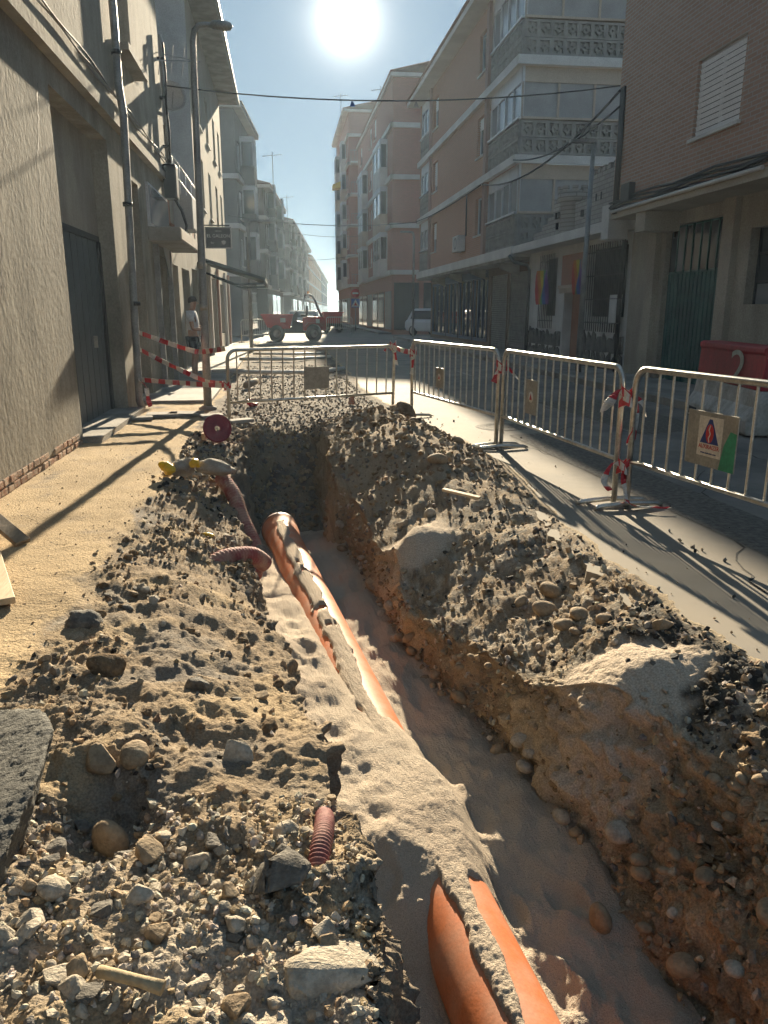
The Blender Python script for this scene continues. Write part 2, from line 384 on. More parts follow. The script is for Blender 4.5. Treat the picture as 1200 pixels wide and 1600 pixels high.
HX = [2.1,2.1,2.05,2.0,1.97,1.9,1.88,1.93,1.98,2.06,2.10,1.98,1.9,1.85,1.8,1.74,1.5,1.7]
def prof_z(x, y):
    wob = .05*noise(y*2.7, x*0+3.1, seed=5) + .016*noise(y*7.1, x*.5, seed=6)
    xw = x + wob*smooth(.2, 1.0, y)
    I = lambda a: np.interp(y, YS, a)
    cx, cz, dx, dz, ex, fx, fz, gz, hx = map(I, (CX, CZ, DX, DZ, EX, FX, FZ, GZ, HX))
    ax = np.full_like(y, -1.22) + .06*noise(y*2.1, y*0, seed=9)
    bx = (ax+cx)/2; bz = np.minimum(cz*.35, -.01)
    gx = (fx+hx)/2
    BX = [np.full_like(y,-9), ax, bx, cx, dx, ex, fx, gx, hx, hx+.35, np.full_like(y, 40)]
    BZ = [0*y, 0*y, bz, cz, dz, dz, fz, gz, .022+0*y, -.06+0*y, -.06+0*y]
    z = np.zeros_like(y)
    for k in range(10):
        t = (xw-BX[k])/np.maximum(BX[k+1]-BX[k], 1e-6)
        m = (t >= 0) & (t < 1)
        z = np.where(m, BZ[k]+(BZ[k+1]-BZ[k])*t, z)
    inband = smooth(0, .25, xw-ax)*smooth(0, .2, hx+.1-xw)          # 1 inside the dug strip
    wallR = smooth(ex-.05, ex+.05, xw)*smooth(fx+.1, fx-.02, xw)*smooth(10., 9.2, y)
    wallL = smooth(cx-.05, cx+.05, xw)*smooth(dx+.1, dx, xw)*smooth(10., 9.2, y)
    floor = smooth(dx-.02, dx+.02, xw)*smooth(ex+.02, ex-.02, xw)
    bankR = smooth(fx-.02, fx+.06, xw)*smooth(hx+.12, hx-.02, xw)
    return z, inband, wallR, wallL, bankR, xw-ax, hx-xw, floor
HEAPS = [(.92, 5.55, .42, .22), (1.48, 2.98, .42, .14)]
def heap_z(x, y):
    h = np.zeros_like(x); msk = np.zeros_like(x)
    for (cx, cy, r, hh) in HEAPS:
        d = np.hypot((x-cx), (y-cy))/r + .12*noise(x*6, y*6, seed=31)
        k = np.exp(-(d*1.55)**2); h = h+hh*k; msk = np.maximum(msk, smooth(.12, .42, k+.12*noise(x*17, y*17, seed=33)))
    return h, msk
def worley(u, v, seed, rmin=.25, rmax=.62):
    cu = np.floor(u); cv = np.floor(v); best = np.zeros_like(u); idh = np.zeros_like(u, dtype=np.float32); zz = np.zeros_like(u)
    for i in (-1, 0, 1):
        for j in (-1, 0, 1):
            a, b = cu+i, cv+j
            h1 = _h(a, b, zz, seed); h2 = _h(a, b, zz, seed+1); h3 = _h(a, b, zz, seed+2); h4 = _h(a, b, zz, seed+3)
            du = u-(a+.15+.7*h1); dv = v-(b+.15+.7*h2); r = rmin+(rmax-rmin)*h3*h3
            an = h4*6.28; ca, sa = np.cos(an), np.sin(an); p = du*ca+dv*sa; q = (-du*sa+dv*ca)*1.35
            d = (np.abs(p)**2.6+np.abs(q)**2.6)**(1/2.6)/r
            hgt = np.where(d < 1, (1-d**3)**.5*r*(.75+.5*h2)+p*(h1-.5)*.7*(d < 1), 0)
            m = hgt > best; best = np.where(m, hgt, best); idh = np.where(m, h4, idh)
    return best, idh
def ground_z(x, y, full=True):
    x = np.asarray(x, np.float64); y = np.asarray(y, np.float64)
    z, inb, wr, wl, bR, da, dh, fl = prof_z(x, y)
    h, hm = heap_z(x, y)
    rough = inb*(1-.8*hm)
    lum = fbm(x*2.6, y*2.6, oct=3, seed=41)*.055 + fbm(x*9, y*9, oct=4, seed=44)*.035
    if full:
        sgn = np.where(x > .45, 1.0, -1.0); uu = x+sgn*z
        wx_, wy_ = uu+.02*noise(x*23, y*23, seed=58), y+.02*noise(x*23+9, y*23, seed=59)
        pat = (.1+.95*smooth(-.1, .4, fbm(x*1.8, y*1.8, oct=3, seed=91)))*(1-.75*smooth(10.2, 10.8, y))
        lum = lum + worley(wx_*11, wy_*11, 301)[0]*.036*pat + worley(wx_*27, wy_*27, 311)[0]*.019*pat + fbm(x*60, y*60, oct=2, seed=93)*.005
    z = z + h + lum*rough*(1-.45*smooth(10.2, 10.8, y))
    z = z + (1-inb)*(fbm(x*3, y*3, oct=3, seed=51)*.012 + fbm(x*26, y*20, oct=2, seed=53)*.006+fbm(x*55, y*40, oct=2, seed=54)*.004)*smooth(2.3, 2.1, x)
    # the shallow hole beside the asphalt slab
    z = z - .16*np.exp(-(((x+.62)/.14)**2 + ((y-2.22)/.2)**2)**1.5)
    return z
def xl_of(y): return -np.clip(.9+.9*y, 1.7, 3.3)
def xr_of(y): return np.clip(2.3+.2*y, 2.3, 3.4)
rows = [0.15]
while rows[-1] < .9: rows.append(rows[-1]+.012)
while rows[-1] < 40: rows.append(rows[-1]+(.022 if 9.3 < rows[-1] < 10.4 else (min(.0014*rows[-1]**2, .075) if rows[-1] < 14 else .15)))
rows = np.array(rows); NC = 560
Yg = np.repeat(rows[:, None], NC, 1)
yr = rows
def _i(a_): return np.interp(yr, YS, a_)
KN = np.stack([xl_of(yr), np.full_like(yr, -1.25), np.minimum(_i(CX)-.05, _i(DX)-.12), _i(DX)+.05, _i(EX)-.05, _i(FX)+.07, _i(HX)+.30, np.maximum(xr_of(yr), _i(HX)+.4)], 0)
SH = np.array([.09,.33,.14,.03,.20,.19,.02]); cum = np.concatenate([[0], np.cumsum(SH)/SH.sum()])
u = np.linspace(0, 1, NC); Xg = np.empty_like(Yg)
for i_ in range(len(yr)): Xg[i_] = np.interp(u, cum, KN[:, i_])
Zg = ground_z(Xg, Yg)
# bulge steep walls along their normals so that they carry cobbles and clods
gy_, gx_ = np.gradient(Zg); dX = np.gradient(Xg, axis=1); dYr = np.gradient(Yg, axis=0)
sx = gx_/dX; sy = gy_/dYr
# limit slope influence
nx, ny, nz_ = -sx, -sy, np.ones_like(sx); ln = np.sqrt(nx*nx+ny*ny+1); nx /= ln; ny /= ln; nz_ /= ln
steep = smooth(.75, .35, nz_)
_, inb, wR, wL, bR, dA, dH, FLo = prof_z(Xg, Yg)
hh_, hm = heap_z(Xg, Yg)
d3 = (fbm(Xg*6, Yg*6, Zg*8, 3, 61)*.10 + np.abs(fbm(Xg*16, Yg*16, Zg*16, 3, 67))*.085-.03)*steep*inb
d3 += fbm(Xg*40, Yg*40, Zg*40, 2, 71)*.008*inb
Xd = Xg+nx*d3; Yd = Yg+ny*d3; Zd = Zg+nz_*d3
# colours of the ground
def C(a): return np.array(a, np.float32)[None, None, :]
dirt = C((.50,.375,.225)); soil = C((.275,.21,.14)); grey = C((.22,.19,.155)); chalk = C((.46,.40,.32)); clay = C((.43,.34,.225)); black = C((.035,.033,.03)); sandc = C((.50,.41,.315)); umber = C((.27,.21,.145))
n1 = fbm(Xg*1.7, Yg*1.7, oct=4, seed=81)[..., None]; n2 = fbm(Xg*5, Yg*5, Zg*5, 3, 83)[..., None]; n3 = fbm(Xg*2.4, Yg*2.4, oct=3, seed=87)[..., None]
n4 = fbm(Xg*13, Yg*13, Zg*13, 2, 89)[..., None]
def lerp(a, b, t): return a+(b-a)*t
Cg = lerp(dirt, dirt*.80, smooth(-.3, .5, n1)); Cg = lerp(Cg, C((.56,.44,.29)), smooth(.25,.6,n2)*.5)
bank = lerp(soil, grey, smooth(-.1, .35, n1+n2*.5)); bank = lerp(bank, dirt*.8, smooth(.05, .4, n3)*.7); bank = lerp(bank, black, smooth(.5, .65, n2+n1*.5)*.5)
bank = lerp(bank, chalk, smooth(2.1, 1.4, Yg)[..., None]*smooth(-.35, .3, n2)*.85*smooth(.5,.2,Xg)[...,None])
sg_ = np.where(Xg > .45, 1.0, -1.0); z_, _, _, _, _, _, _, _ = prof_z(Xg, Yg); uu_ = Xg+sg_*z_
wxx, wyy = uu_+.02*noise(Xg*23, Yg*23, seed=58), Yg+.02*noise(Xg*23+9, Yg*23, seed=59)
wa, wia = worley(wxx*11, wyy*11, 301); wb, wib = worley(wxx*27, wyy*27, 311)
PALT = np.array([(.46,.40,.31),(.38,.28,.17),(.27,.19,.115),(.2,.175,.145),(.24,.17,.10),(.055,.05,.045),(.30,.22,.14),(.22,.155,.095)], np.float32)
def stone_tint(base, wv, wid):
    pal = PALT[np.clip((wid*8).astype(int), 0, 7)]; t = (smooth(.02, .10, wv)*.65)[..., None]
    return base+(pal-base)*t
patc = (.08+.8*smooth(-.1, .4, fbm(Xg*1.8, Yg*1.8, oct=3, seed=91)))[..., None]
bank = lerp(bank, stone_tint(stone_tint(bank, wb, wib), wa, wia), patc)
IB = smooth(.0, .3, inb + .35*n2[..., 0] - .05)[..., None]
Cg = lerp(Cg, bank, IB)
gst = smooth(10.2, 10.9, Yg)[..., None]*IB
Cg = lerp(Cg, lerp(grey*.72, grey*1.05, smooth(-.3,.3,n2)), gst*.85)
wallc = lerp(clay, umber, smooth(-.1, .5, n2)); wallc = lerp(wallc, C((.50,.40,.27)), smooth(.1, .4, n1)*.6); wallc = lerp(wallc, grey, smooth(.25,.5,n4)*.4)
wallc = lerp(wallc, stone_tint(wallc, wa, wia), .5)
Cg = lerp(Cg, wallc, wR[..., None]); Cg = lerp(Cg, lerp(grey*.75, umber*1.1, smooth(-.2, .3, n2)), wL[..., None]*.9)
Cg = lerp(Cg, lerp(grey*.6, umber, smooth(-.2,.3,n2)), (smooth(9.2, 9.6, Yg)*smooth(10.4, 10.0, Yg))[..., None]*FLo[..., None])
br = lerp(soil, chalk*.8, smooth(-.25, .35, n2+.4*n3)); br = lerp(br, clay, smooth(.1,.5,n1)*.5); br = lerp(br, black, smooth(.30,.5,n2*.7+.8*n3)*.8)
br = stone_tint(stone_tint(br, wb, wib), wa, wia)
Cg = lerp(Cg, br, bR[..., None]*smooth(10.4,9.6,Yg)[..., None])
hp = (smooth(6.2,6.9,Yg)*smooth(10.2,9.4,Yg))[...,None]*bR[...,None]
Cg = lerp(Cg, lerp(umber*1.35, soil*1.1, smooth(-.2,.4,n2)), hp*.85)
drape = np.maximum(smooth(.55,.1,np.hypot((Xg-1.25)/1.0,(Yg-2.85)/1.0)+.18*n2[...,0])*wR*smooth(-.5,-.2,Zg), smooth(.5,.1,np.hypot((Xg-.85)/1.0,(Yg-5.5)/1.3)+.18*n2[...,0])*wR)
Cg = lerp(Cg, sandc, np.maximum(hm, drape)[..., None])
bk = smooth(.62,.45,np.hypot((Xg-1.78)/.42,(Yg-2.95)/.75)+.25*n2[...,0]+.2*n4[...,0])[...,None]*(1-hm[...,None])
Cg = lerp(Cg, black, bk*.9)
Cg = lerp(Cg, C((.42,.345,.24)), (smooth(.05,-.2,dH)*smooth(-.8,-.25,dH))[...,None]*.8)
Cg = np.clip(Cg, .012, .8).reshape(-1, 3)
ground = np_mesh('ground', np.stack([Xd, Yd, Zd], -1).reshape(-1, 3), grid_faces(len(rows), NC), M['soil'], None, Cg)
tag(ground, 'dug-up earth of the street with an open trench', kind='structure')

# far base of the place: one sheet to the horizon
g = MB(); TZ = -.1
for x0, x1, y0, y1 in ((-700,-1.6,-120,1500),(2.2,900,-120,1500),(-1.6,2.2,-120,.16),(-1.6,2.2,12.5,1500)):
    g.add([(x0,y0,TZ),(x1,y0,TZ),(x1,y1,TZ),(x0,y1,TZ)], [(0,1,2,3)])
tag(g.build('terrain', M['paving']), 'flat ground under the town', kind='structure')

# ---------------------------------------------------------------- pipe axis
PDIR = Vector((-.124, 1, 0)).normalized(); PR = .168; PZ = -.835
def pipe_x(y): return .672-.124*(y-2.0)
# ---------------------------------------------------------------- bedding sand
ry = [0.3]
while ry[-1] < 10.0: ry.append(ry[-1]+max(.006, min(.0016*ry[-1]**2, .05)))
ry = np.array(ry); NS = 330
Ys = np.repeat(ry[:, None], NS, 1); us = np.linspace(0, 1, NS)[None, :]
lo = np.interp(ry, YS, DX)[:, None]-.22; hi = np.interp(ry, YS, EX)[:, None]+.10
Xs = lo+(hi-lo)*us
U = (Xs-pipe_x(Ys))*.992
LB = np.interp(Ys, [0,1.3,1.9,2.25,2.45,2.7,3.2,3.8,4.4,5.0,5.6,6.2,7.0,7.8,8.6,9.3,10], [-.93,-.93,-.92,-.86,-.70,-.62,-.60,-.62,-.62,-.66,-.72,-.78,-.82,-.88,-1.0,-1.08,-1.12])
RB = np.interp(Ys, [0,1.5,2.2,2.6,2.9,3.3,3.8,4.5,5.5,6.5,7.5,8.3,9,10], [-.95,-.93,-.91,-.88,-.84,-.82,-.83,-.83,-.83,-.83,-.86,-1.0,-1.1,-1.15])
CB = np.interp(Ys, [0,2.0,2.35,2.55,2.9,3.2,3.6,4.0,4.6,10], [-.9,-.9,-.83,-.668,-.645,-.635,-.645,-.69,-.82,-1.0])
nS = fbm(Xs*3.2, Ys*3.2, oct=4, seed=101)
S = np.where(U < 0, lerp(CB, LB, smooth(.0, -.19, U)), lerp(CB, RB, smooth(.05+.08*np.exp(-((Ys-3.05)/.42)**2), .25+.06*np.exp(-((Ys-3.05)/.42)**2), U)))
S = S + .06*smooth(-.22, -.6, U)*smooth(1.2,2.5,Ys) + (nS*.055 + fbm(Xs*9, Ys*9, oct=3, seed=103)*.022)*(.35+.65*smooth(.06,.24,np.abs(U)))
S = S + .10*smooth(.45, .05, (hi-Xs))*smooth(2.2,3,Ys)*.5
S = S + (fbm(Xs*5.5, Ys*5.5, oct=3, seed=107)*.04)*smooth(.2, .34, U)
# footprints and scoops
for (fx, fy, rx_, ry_, dp, an) in [(.93,2.2,.055,.12,.045,.3),(.86,2.6,.055,.11,.04,.2),(1.02,1.95,.06,.13,.045,.1),(.84,3.05,.06,.12,.04,-.2),(.30,2.6,.07,.12,.04,.3),(.2,3.6,.07,.13,.04,.1),(.72,3.55,.06,.13,.035,.1),(.75,4.3,.05,.14,.025,0),(.62,5.3,.06,.15,.025,0),(.08,4.6,.07,.13,.04,.4),(.58,6.3,.06,.15,.03,0),(1.1,2.6,.05,.10,.04,.4),(.40,3.95,.05,.1,.06,-.1),(.36,4.6,.05,.16,.09,-.1),(.27,5.3,.05,.16,.06,-.1)]:
    ca, sa = math.cos(an), math.sin(an); a = ((Xs-fx)*ca+(Ys-fy)*sa)/rx_; b = (-(Xs-fx)*sa+(Ys-fy)*ca)/ry_
    q = np.sqrt(a*a+b*b); S = S - dp*.75*smooth(1.45, .25, q+.18*noise(Xs*11, Ys*11, seed=97)) + dp*.35*np.exp(-((q-1.35)/.3)**2)*(.4+.6*noise(Xs*7, Ys*7, seed=99))
zp = PZ+np.sqrt(np.maximum(PR**2-U*U, 0))
inside = np.abs(U) < PR-.004
# thin cover of sand left on the crown of the pipe
gate = noise(Ys*2.3, Xs*0, seed=111)*.5 + .55*fbm(Xs*14, Ys*9, oct=3, seed=113)
off = -.02+.03*noise(Ys*1.9, Xs*0+7, seed=117)
half = .055+.035*fbm(Xs*3, Ys*6, oct=3, seed=119)-.014*smooth(2.6,2.2,Ys)
cov = smooth(0, .02, half-np.abs(U-off))*smooth(-.36, -.24, gate)
crown = zp+.004+.014*cov+.006*np.abs(fbm(Xs*40, Ys*40, oct=2, seed=121))
S = np.where(inside & (cov > .08) & (Ys < 8.0), np.maximum(S, crown), S)
S = S + fbm(Xs*24, Ys*24, oct=2, seed=123)*.0035 + fbm(Xs*95, Ys*95, oct=2, seed=127)*.004
Cs = lerp(C((.58,.48,.37)), C((.49,.40,.31)), smooth(-.3, .5, nS)[..., None]); Cs = lerp(Cs, C((.56,.48,.38)), smooth(.2,.5,fbm(Xs*20,Ys*20,oct=2,seed=125))[...,None]*.5)
sand = np_mesh('bedding_sand', np.stack([Xs, Ys, S], -1).reshape(-1, 3), grid_faces(len(ry), NS), M['sandm'], None, Cs.reshape(-1, 3))
tag(sand, 'pale bedding sand with footprints on the trench floor around the orange pipe', 'sand', kind='stuff')

# ---------------------------------------------------------------- road, kerbs, pavements
def strip(name, edge_pts, xr, z, mat, th=.09):
    """sheet from an uneven left edge to x = xr with a broken vertical lip"""
    m = MB(); n = len(edge_pts)
    v = [(x, y, z) for x, y in edge_pts] + [(xr(y), y, z) for x, y in edge_pts] + [(x-.01, y, z-th) for x, y in edge_pts]
    m.add(v, [(i, n+i, n+i+1, i+1) for i in range(n-1)] + [(2*n+i, i, i+1, 2*n+i+1) for i in range(n-1)])
    return m.build(name, mat)
ey = np.concatenate([np.arange(-20, 0, 2.0), np.arange(0, 16, .05), np.arange(16, 40, .2), np.array([41, 44, 50, 60, 80, 110, 160, 260, 400.])])
def edge_x(y):
    b = np.interp(y, YS, HX)-.10
    b = np.where(y > 36, -1.1, b); b = np.where(y > 60, -1.1+(y-52)*.08+.6, b)
    j = .05*noise(y*4.1, y*0, seed=131)+.03*noise(y*13., y*0, seed=133)
    return b+np.where(y < 36, j, 0)
road = strip('road', list(zip(edge_x(ey), ey)), lambda y: 6.25 if y < 44 else (6.25 if y > 50 and y < 100 else 26), .0, M['road'])
tag(road, 'worn dusty asphalt road', kind='structure')
def kerbed(name, x0, x1, y0, y1, h, kx):
    m = MB(); m.box((x0, y0, -.25), (x1, y1, h)); o = m.build(name, M['paving']); tag(o, 'concrete pavement', kind='structure')
    # kerb stones
    n = int((y1-y0)/1.0); me = None
    for i in range(n):
        k = MB(); k.box((kx-.075, y0+i*(y1-y0)/n+.006, -.2), (kx+.075, y0+(i+1)*(y1-y0)/n-.006, h+.004))
        if me is None:
            ob = k.build('kerb_stone', M['concrete'], o); bevel(ob, .012); me = ob
        else:
            c = me.copy(); col.objects.link(c); c.parent = o; c.location = (0, i*(y1-y0)/n, 0)
    return o
kerbed('pavement_right', 6.32, 9.0, -10, 44, .12, 6.25)
kerbed('pavement_far_right', 6.32, 9.0, 50.5, 100, .12, 6.25)
m = MB(); m.box((-2.9, 13.2, -.25), (-1.22, 36.8, .05)); tag(m.build('pavement_left', M['paving']), 'pale left pavement beyond the lamp post', kind='structure')
m = MB(); m.hexa([(-2.2,50,-.25),(-1.0,50,-.25),(15.2,255,-.25),(13.6,255,-.25),(-2.2,50,.1),(-.9,50,.1),(15.2,255,.1),(13.6,255,.1)]); tag(m.build('pavement_far_left', M['paving']), 'far left pavement', kind='structure')
# painted lane marks, worn
def mark(y0, y1, x0=4.35, wd=.1):
    k = MB(); k.add([(x0,y0,.004),(x0+wd,y0,.004),(x0+wd,y1,.004),(x0,y1,.004)], [(0,1,2,3)])
    tag(k.build('lane_marking', M['paving'], road))
for i in range(4): mark(8+i*5.0, 9.6+i*5.0)
random.seed(91)
for (x_, y_, n_, dx_) in ((2.6,3.6,26,.05),(3.4,6.0,22,-.03),(2.7,8.8,18,.12),(4.6,5.5,30,.02),(5.2,9.5,24,-.06),(3.6,13,30,.05)):
    k = MB(); px_, py_ = x_, y_
    for q in range(n_):
        qx, qy = px_+dx_+random.uniform(-.07,.07), py_+random.uniform(.06,.16); wq = random.uniform(.004,.011)
        k.add([(px_-wq,py_,.003),(px_+wq,py_,.003),(qx+wq,qy,.003),(qx-wq,qy,.003)], [(0,1,2,3)]); px_, py_ = qx, qy
    k.build('crack', M['asph_rock'], road)
k = MB(); k.add([(3.0,4.0,.004),(3.55,4.0,.004),(3.3,9.3,.004),(2.75,9.2,.004)], [(0,1,2,3)]); k.build('asphalt_patch', M['grey_stone'], road)
k = MB(); k.add([(4.4,9.0,.004),(5.6,9.4,.004),(5.4,12.8,.004),(4.2,12.6,.004)], [(0,1,2,3)]); k.build('asphalt_patch', M['grey_stone'], road)
k = MB(); k.lathe((2.85, 9.9, .0), (0,0,1), [(.003,0),(.006,.05),(.006,.12),(.003,.13),(.003,.2),(.007,.21),(.007,.33),(.002,.35)], 36)
tag(k.build('manhole_cover', M['grey_stone'], None), 'round worn manhole cover in the road behind the barriers', 'manhole cover')

# ---------------------------------------------------------------- the pipe
PX0, PY0 = pipe_x(0.4), .4; PX1, PY1 = pipe_x(8.15), 8.15
pr = thing('sewer_pipe', 'large orange plastic sewer pipe lying in the sand of the trench', 'pipe', (PX0, PY0, PZ))
def pp(y): return Vector((pipe_x(y), y, PZ))
k = MB(); ax = (pp(8)-pp(1)).normalized()
L_ = (pp(7.9)-pp(.4)).length
k.lathe(pp(.4), ax, [(0,PR-.02),(0,PR),(.03,PR),(.3,PR),(L_*.5,PR),(L_,PR)], 56); k.build('barrel', M['pipe'], pr)
k = MB(); k.lathe(pp(7.9), ax, [(q, r_*PR/.2) for q, r_ in ((-.06,.2),(0,.21),(.05,.222),(.24,.222),(.26,.234),(.33,.234),(.345,.224),(.38,.222),(.38,.2),(.1,.2))], 48)
k.build('socket', M['pipe'], pr)
k = MB(); k.lathe(pp(7.9), ax, [(q, r_*PR/.2) for q, r_ in ((.265,.236),(.27,.239),(.32,.239),(.325,.236))], 48); k.build('gasket_ring', M['pipe_dark'], pr)
k = MB(); k.lathe(pp(7.9), ax, [(q, r_*PR/.2) for q, r_ in ((.372,.2),(.381,.21),(.381,.226),(.372,.23))], 48); k.build('mouth_rim', M['pipe_dark'], pr)

# ================================================================== BUILDINGS
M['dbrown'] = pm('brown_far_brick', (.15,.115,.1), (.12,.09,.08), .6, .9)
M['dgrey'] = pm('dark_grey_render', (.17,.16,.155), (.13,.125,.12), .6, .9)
class Fac:
    """a facade plane: s along the wall, z up, e outwards"""
    def __init__(f, o, d, n): f.o = Vector((*o, 0)); f.d = Vector((*d, 0)).normalized(); f.n = Vector((*n, 0)).normalized()
    def p(f, s, z, e=0): q = f.o+f.d*s+f.n*e; return Vector((q.x, q.y, z))
    def box(f, m, s0, s1, z0, z1, e0, e1, mi=0):
        return m.hexa([f.p(s0,z0,e0), f.p(s1,z0,e0), f.p(s1,z0,e1), f.p(s0,z0,e1), f.p(s0,z1,e0), f.p(s1,z1,e0), f.p(s1,z1,e1), f.p(s0,z1,e1)], mi)
    def wall(f, m, s0, s1, z0, z1, ops=(), dep=.16, e=0, th=.3):
        """front skin with real openings and their reveals"""
        S = sorted({s0, s1, *[min(max(q, s0), s1) for o in ops for q in o[:2]]}); Z = sorted({z0, z1, *[min(max(q, z0), z1) for o in ops for q in o[2:4]]})
        for i in range(len(S)-1):
            for j in range(len(Z)-1):
                cs, cz = (S[i]+S[i+1])/2, (Z[j]+Z[j+1])/2
                if any(o[0] < cs < o[1] and o[2] < cz < o[3] for o in ops): continue
                m.add([f.p(S[i],Z[j],e), f.p(S[i+1],Z[j],e), f.p(S[i+1],Z[j+1],e), f.p(S[i],Z[j+1],e)], [(0,1,2,3)])
        for o in ops:
            a, b, c, d = o[:4]; dd = o[4] if len(o) > 4 else dep
            q = [f.p(a,c,e), f.p(b,c,e), f.p(b,d,e), f.p(a,d,e), f.p(a,c,e-dd), f.p(b,c,e-dd), f.p(b,d,e-dd), f.p(a,d,e-dd)]
            m.add(q, [(0,4,5,1),(1,5,6,2),(2,6,7,3),(3,7,4,0)])
        return m

def window(f, root, s0, s1, z0, z1, dep=.14, frame=None, mull=1, shut=0.0, glass='glass', sill=True, e=0, fw=.05):
    frame = frame or M['white_alu']
    m = MB(); E0, E1 = e-dep, e-dep+.05
    f.box(m, s0, s1, z0, z0+fw, E0, E1); f.box(m, s0, s1, z1-fw, z1, E0, E1)
    f.box(m, s0, s0+fw, z0+fw, z1-fw, E0, E1); f.box(m, s1-fw, s1, z0+fw, z1-fw, E0, E1)
    for i in range(mull):
        c = s0+(s1-s0)*(i+1)/(mull+1); f.box(m, c-fw/2, c+fw/2, z0+fw, z1-fw, E0, E1-.004)
    w_ = m.build('window', frame, root)
    m = MB(); f.box(m, s0, s1, z0, z1, E0-.02, E0+.012); m.build('pane', M[glass], w_)
    if shut > 0:
        m = MB(); zt = z1-.03; zb = z1-(z1-z0)*shut; n = max(3, int((zt-zb)/.085)); h = (zt-zb)/n
        for i in range(n):
            za = zb+i*h; m.add([f.p(s0+.03,za,E1+.004), f.p(s1-.03,za,E1+.004), f.p(s1-.03,za+h*.72,E1+.03), f.p(s0+.03,za+h*.72,E1+.03), f.p(s1-.03,za+h*.84,E1+.006), f.p(s0+.03,za+h*.84,E1+.006)], [(0,1,2,3),(3,2,4,5)])
        m.build('shutter', M['shutter'], w_)
    if sill:
        m = MB(); f.box(m, s0-.06, s1+.06, z0-.05, z0+.003, e-dep+.05, e+.06); m.build('sill', M['band'], w_)
    return w_

def part(root, name, mat, fn, *boxes, f=None):
    m = MB()
    for b in boxes: f.box(m, *b)
    return m.build(name, mat, root)

# ---------------------------------------------------------------- near left house
FL = Fac((-2.35, 0), (0, 1), (1, 0))
h1 = thing('rendered_house', 'old house with rough grey-beige render and a deep garage recess, nearest on the left', 'house', (-2.35, 8, 0))
m = MB(); FL.wall(m, -2, 9.3, -.1, 4.12, (), e=0)
FL.wall(m, 9.3, 12.12, -.1, 4.12, [(9.3, 12.1, -.1, 3.8, .22)])
FL.wall(m, 12.12, 15.1, -.1, 4.12, [(13.16, 14.42, -.1, 3.55, .3)])
FL.wall(m, 15.1, 17.66, -.1, 4.12, [(15.85, 17.2, -.1, 2.55, .22)])
m.add([FL.p(-2,-.1), FL.p(-2,-.1,-8), FL.p(-2,8.4,-8), FL.p(-2,8.4)], [(0,1,2,3)])
h1w = m.build('lower_wall', M['render'], h1)
m = MB(); FL.wall(m, -2, 17.66, 4.12, 8.4, [(12.95, 14.35, 5.3, 7.7, .3)], e=.07)
m.add([FL.p(-2,4.12,0), FL.p(17.66,4.12,0), FL.p(17.66,4.12,.07), FL.p(-2,4.12,.07)], [(0,1,2,3)])
m.add([FL.p(17.66,-.1,.0), FL.p(17.66,-.1,-8), FL.p(17.66,8.4,-8), FL.p(17.66,8.4,.07)], [(0,1,2,3)])
m.build('upper_wall', M['render2'], h1)
m = MB(); FL.box(m, -2.1, 17.8, 8.4, 8.55, -8, .35); m.build('roof', M['concrete'], h1)
m = MB(); FL.box(m, -2, 17.66, 4.06, 4.2, .0, .12); m.build('ledge', M['render2'], h1)
# garage recess: back wall over the door, metal door with ribs
m = MB(); FL.box(m, 9.3, 12.1, 2.5, 3.8, -.4, -.22); m.build('recess_wall', M['render2'], h1)
gd = MB(); FL.box(gd, 9.3, 12.1, -.1, 2.5, -.32, -.25); gdo = gd.build('garage_door', M['gdoor'], h1)
for i in range(9):
    k = MB(); s = 9.32+i*.31; FL.box(k, s, s+.285, .02, 2.46, -.25, -.235); k.build('door_panel', M['gdoor'], gdo)
k = MB(); FL.box(k, 9.3, 12.1, 2.44, 2.52, -.25, -.215); k.build('door_rail', M['dark_metal'], gdo)
k = MB(); FL.box(k, 9.25, 12.2, -.08, .07, -.26, .22); k.build('threshold', M['concrete'], h1)
for q in (11.98, 9.3):
    k = MB(); FL.box(k, q, q+.12, .0, 2.44, -.25, -.2); k.build('door_jamb', M['dark_metal'], gdo)
k = MB(); FL.box(k, 11.3, 11.34, 1.0, 1.16, -.235, -.19); k.build('door_handle', M['galv'], gdo)
# cracks in the old render
random.seed(12)
for (s0_, z0_) in ((8.9,3.7),(7.4,2.4)):
    k = MB(); a_, b_ = s0_, z0_
    for q in range(22):
        c_, d_ = a_+random.uniform(-.05,.04), b_-random.uniform(.03,.09); t_ = random.uniform(.003,.007)
        k.add([FL.p(a_-t_,b_,.004), FL.p(a_+t_,b_,.004), FL.p(c_+t_,d_,.004), FL.p(c_-t_,d_,.004)], [(0,1,2,3)]); a_, b_ = c_, d_
    k.build('crack', M['dark'], h1w)
# second doorway and the sliding gate under the canopy
m = MB(); FL.box(m, 13.16, 14.42, -.1, 3.55, -.36, -.3); d2 = m.build('door', M['dark'], h1)
for i in range(4):
    k = MB(); FL.box(k, 13.2+i*.31, 13.47+i*.31, .05, 3.4, -.3, -.285); k.build('door_panel', M['gdoor'], d2)
m = MB(); FL.box(m, 15.85, 17.2, -.1, 2.55, -.27, -.22); g2 = m.build('metal_gate', M['grey_metal'], h1)
for i in range(6):
    k = MB(); FL.box(k, 15.88+i*.22, 16.07+i*.22, .03, 2.5, -.22, -.205); k.build('gate_panel', M['grey_metal'], g2)
m = MB(); FL.box(m, 15.15, 17.6, 2.98, 3.72, .01, .06)
sg = m.build('shop_fascia', M['white_alu'], h1)
m = MB(); FL.box(m, 15.2, 16.9, 3.03, 3.67, .06, .075); m.build('fascia_panel', M['glass2'], sg)
m = MB(); FL.box(m, 16.93, 17.55, 3.03, 3.67, .06, .075); m.build('fascia_panel', M['glass2'], sg)
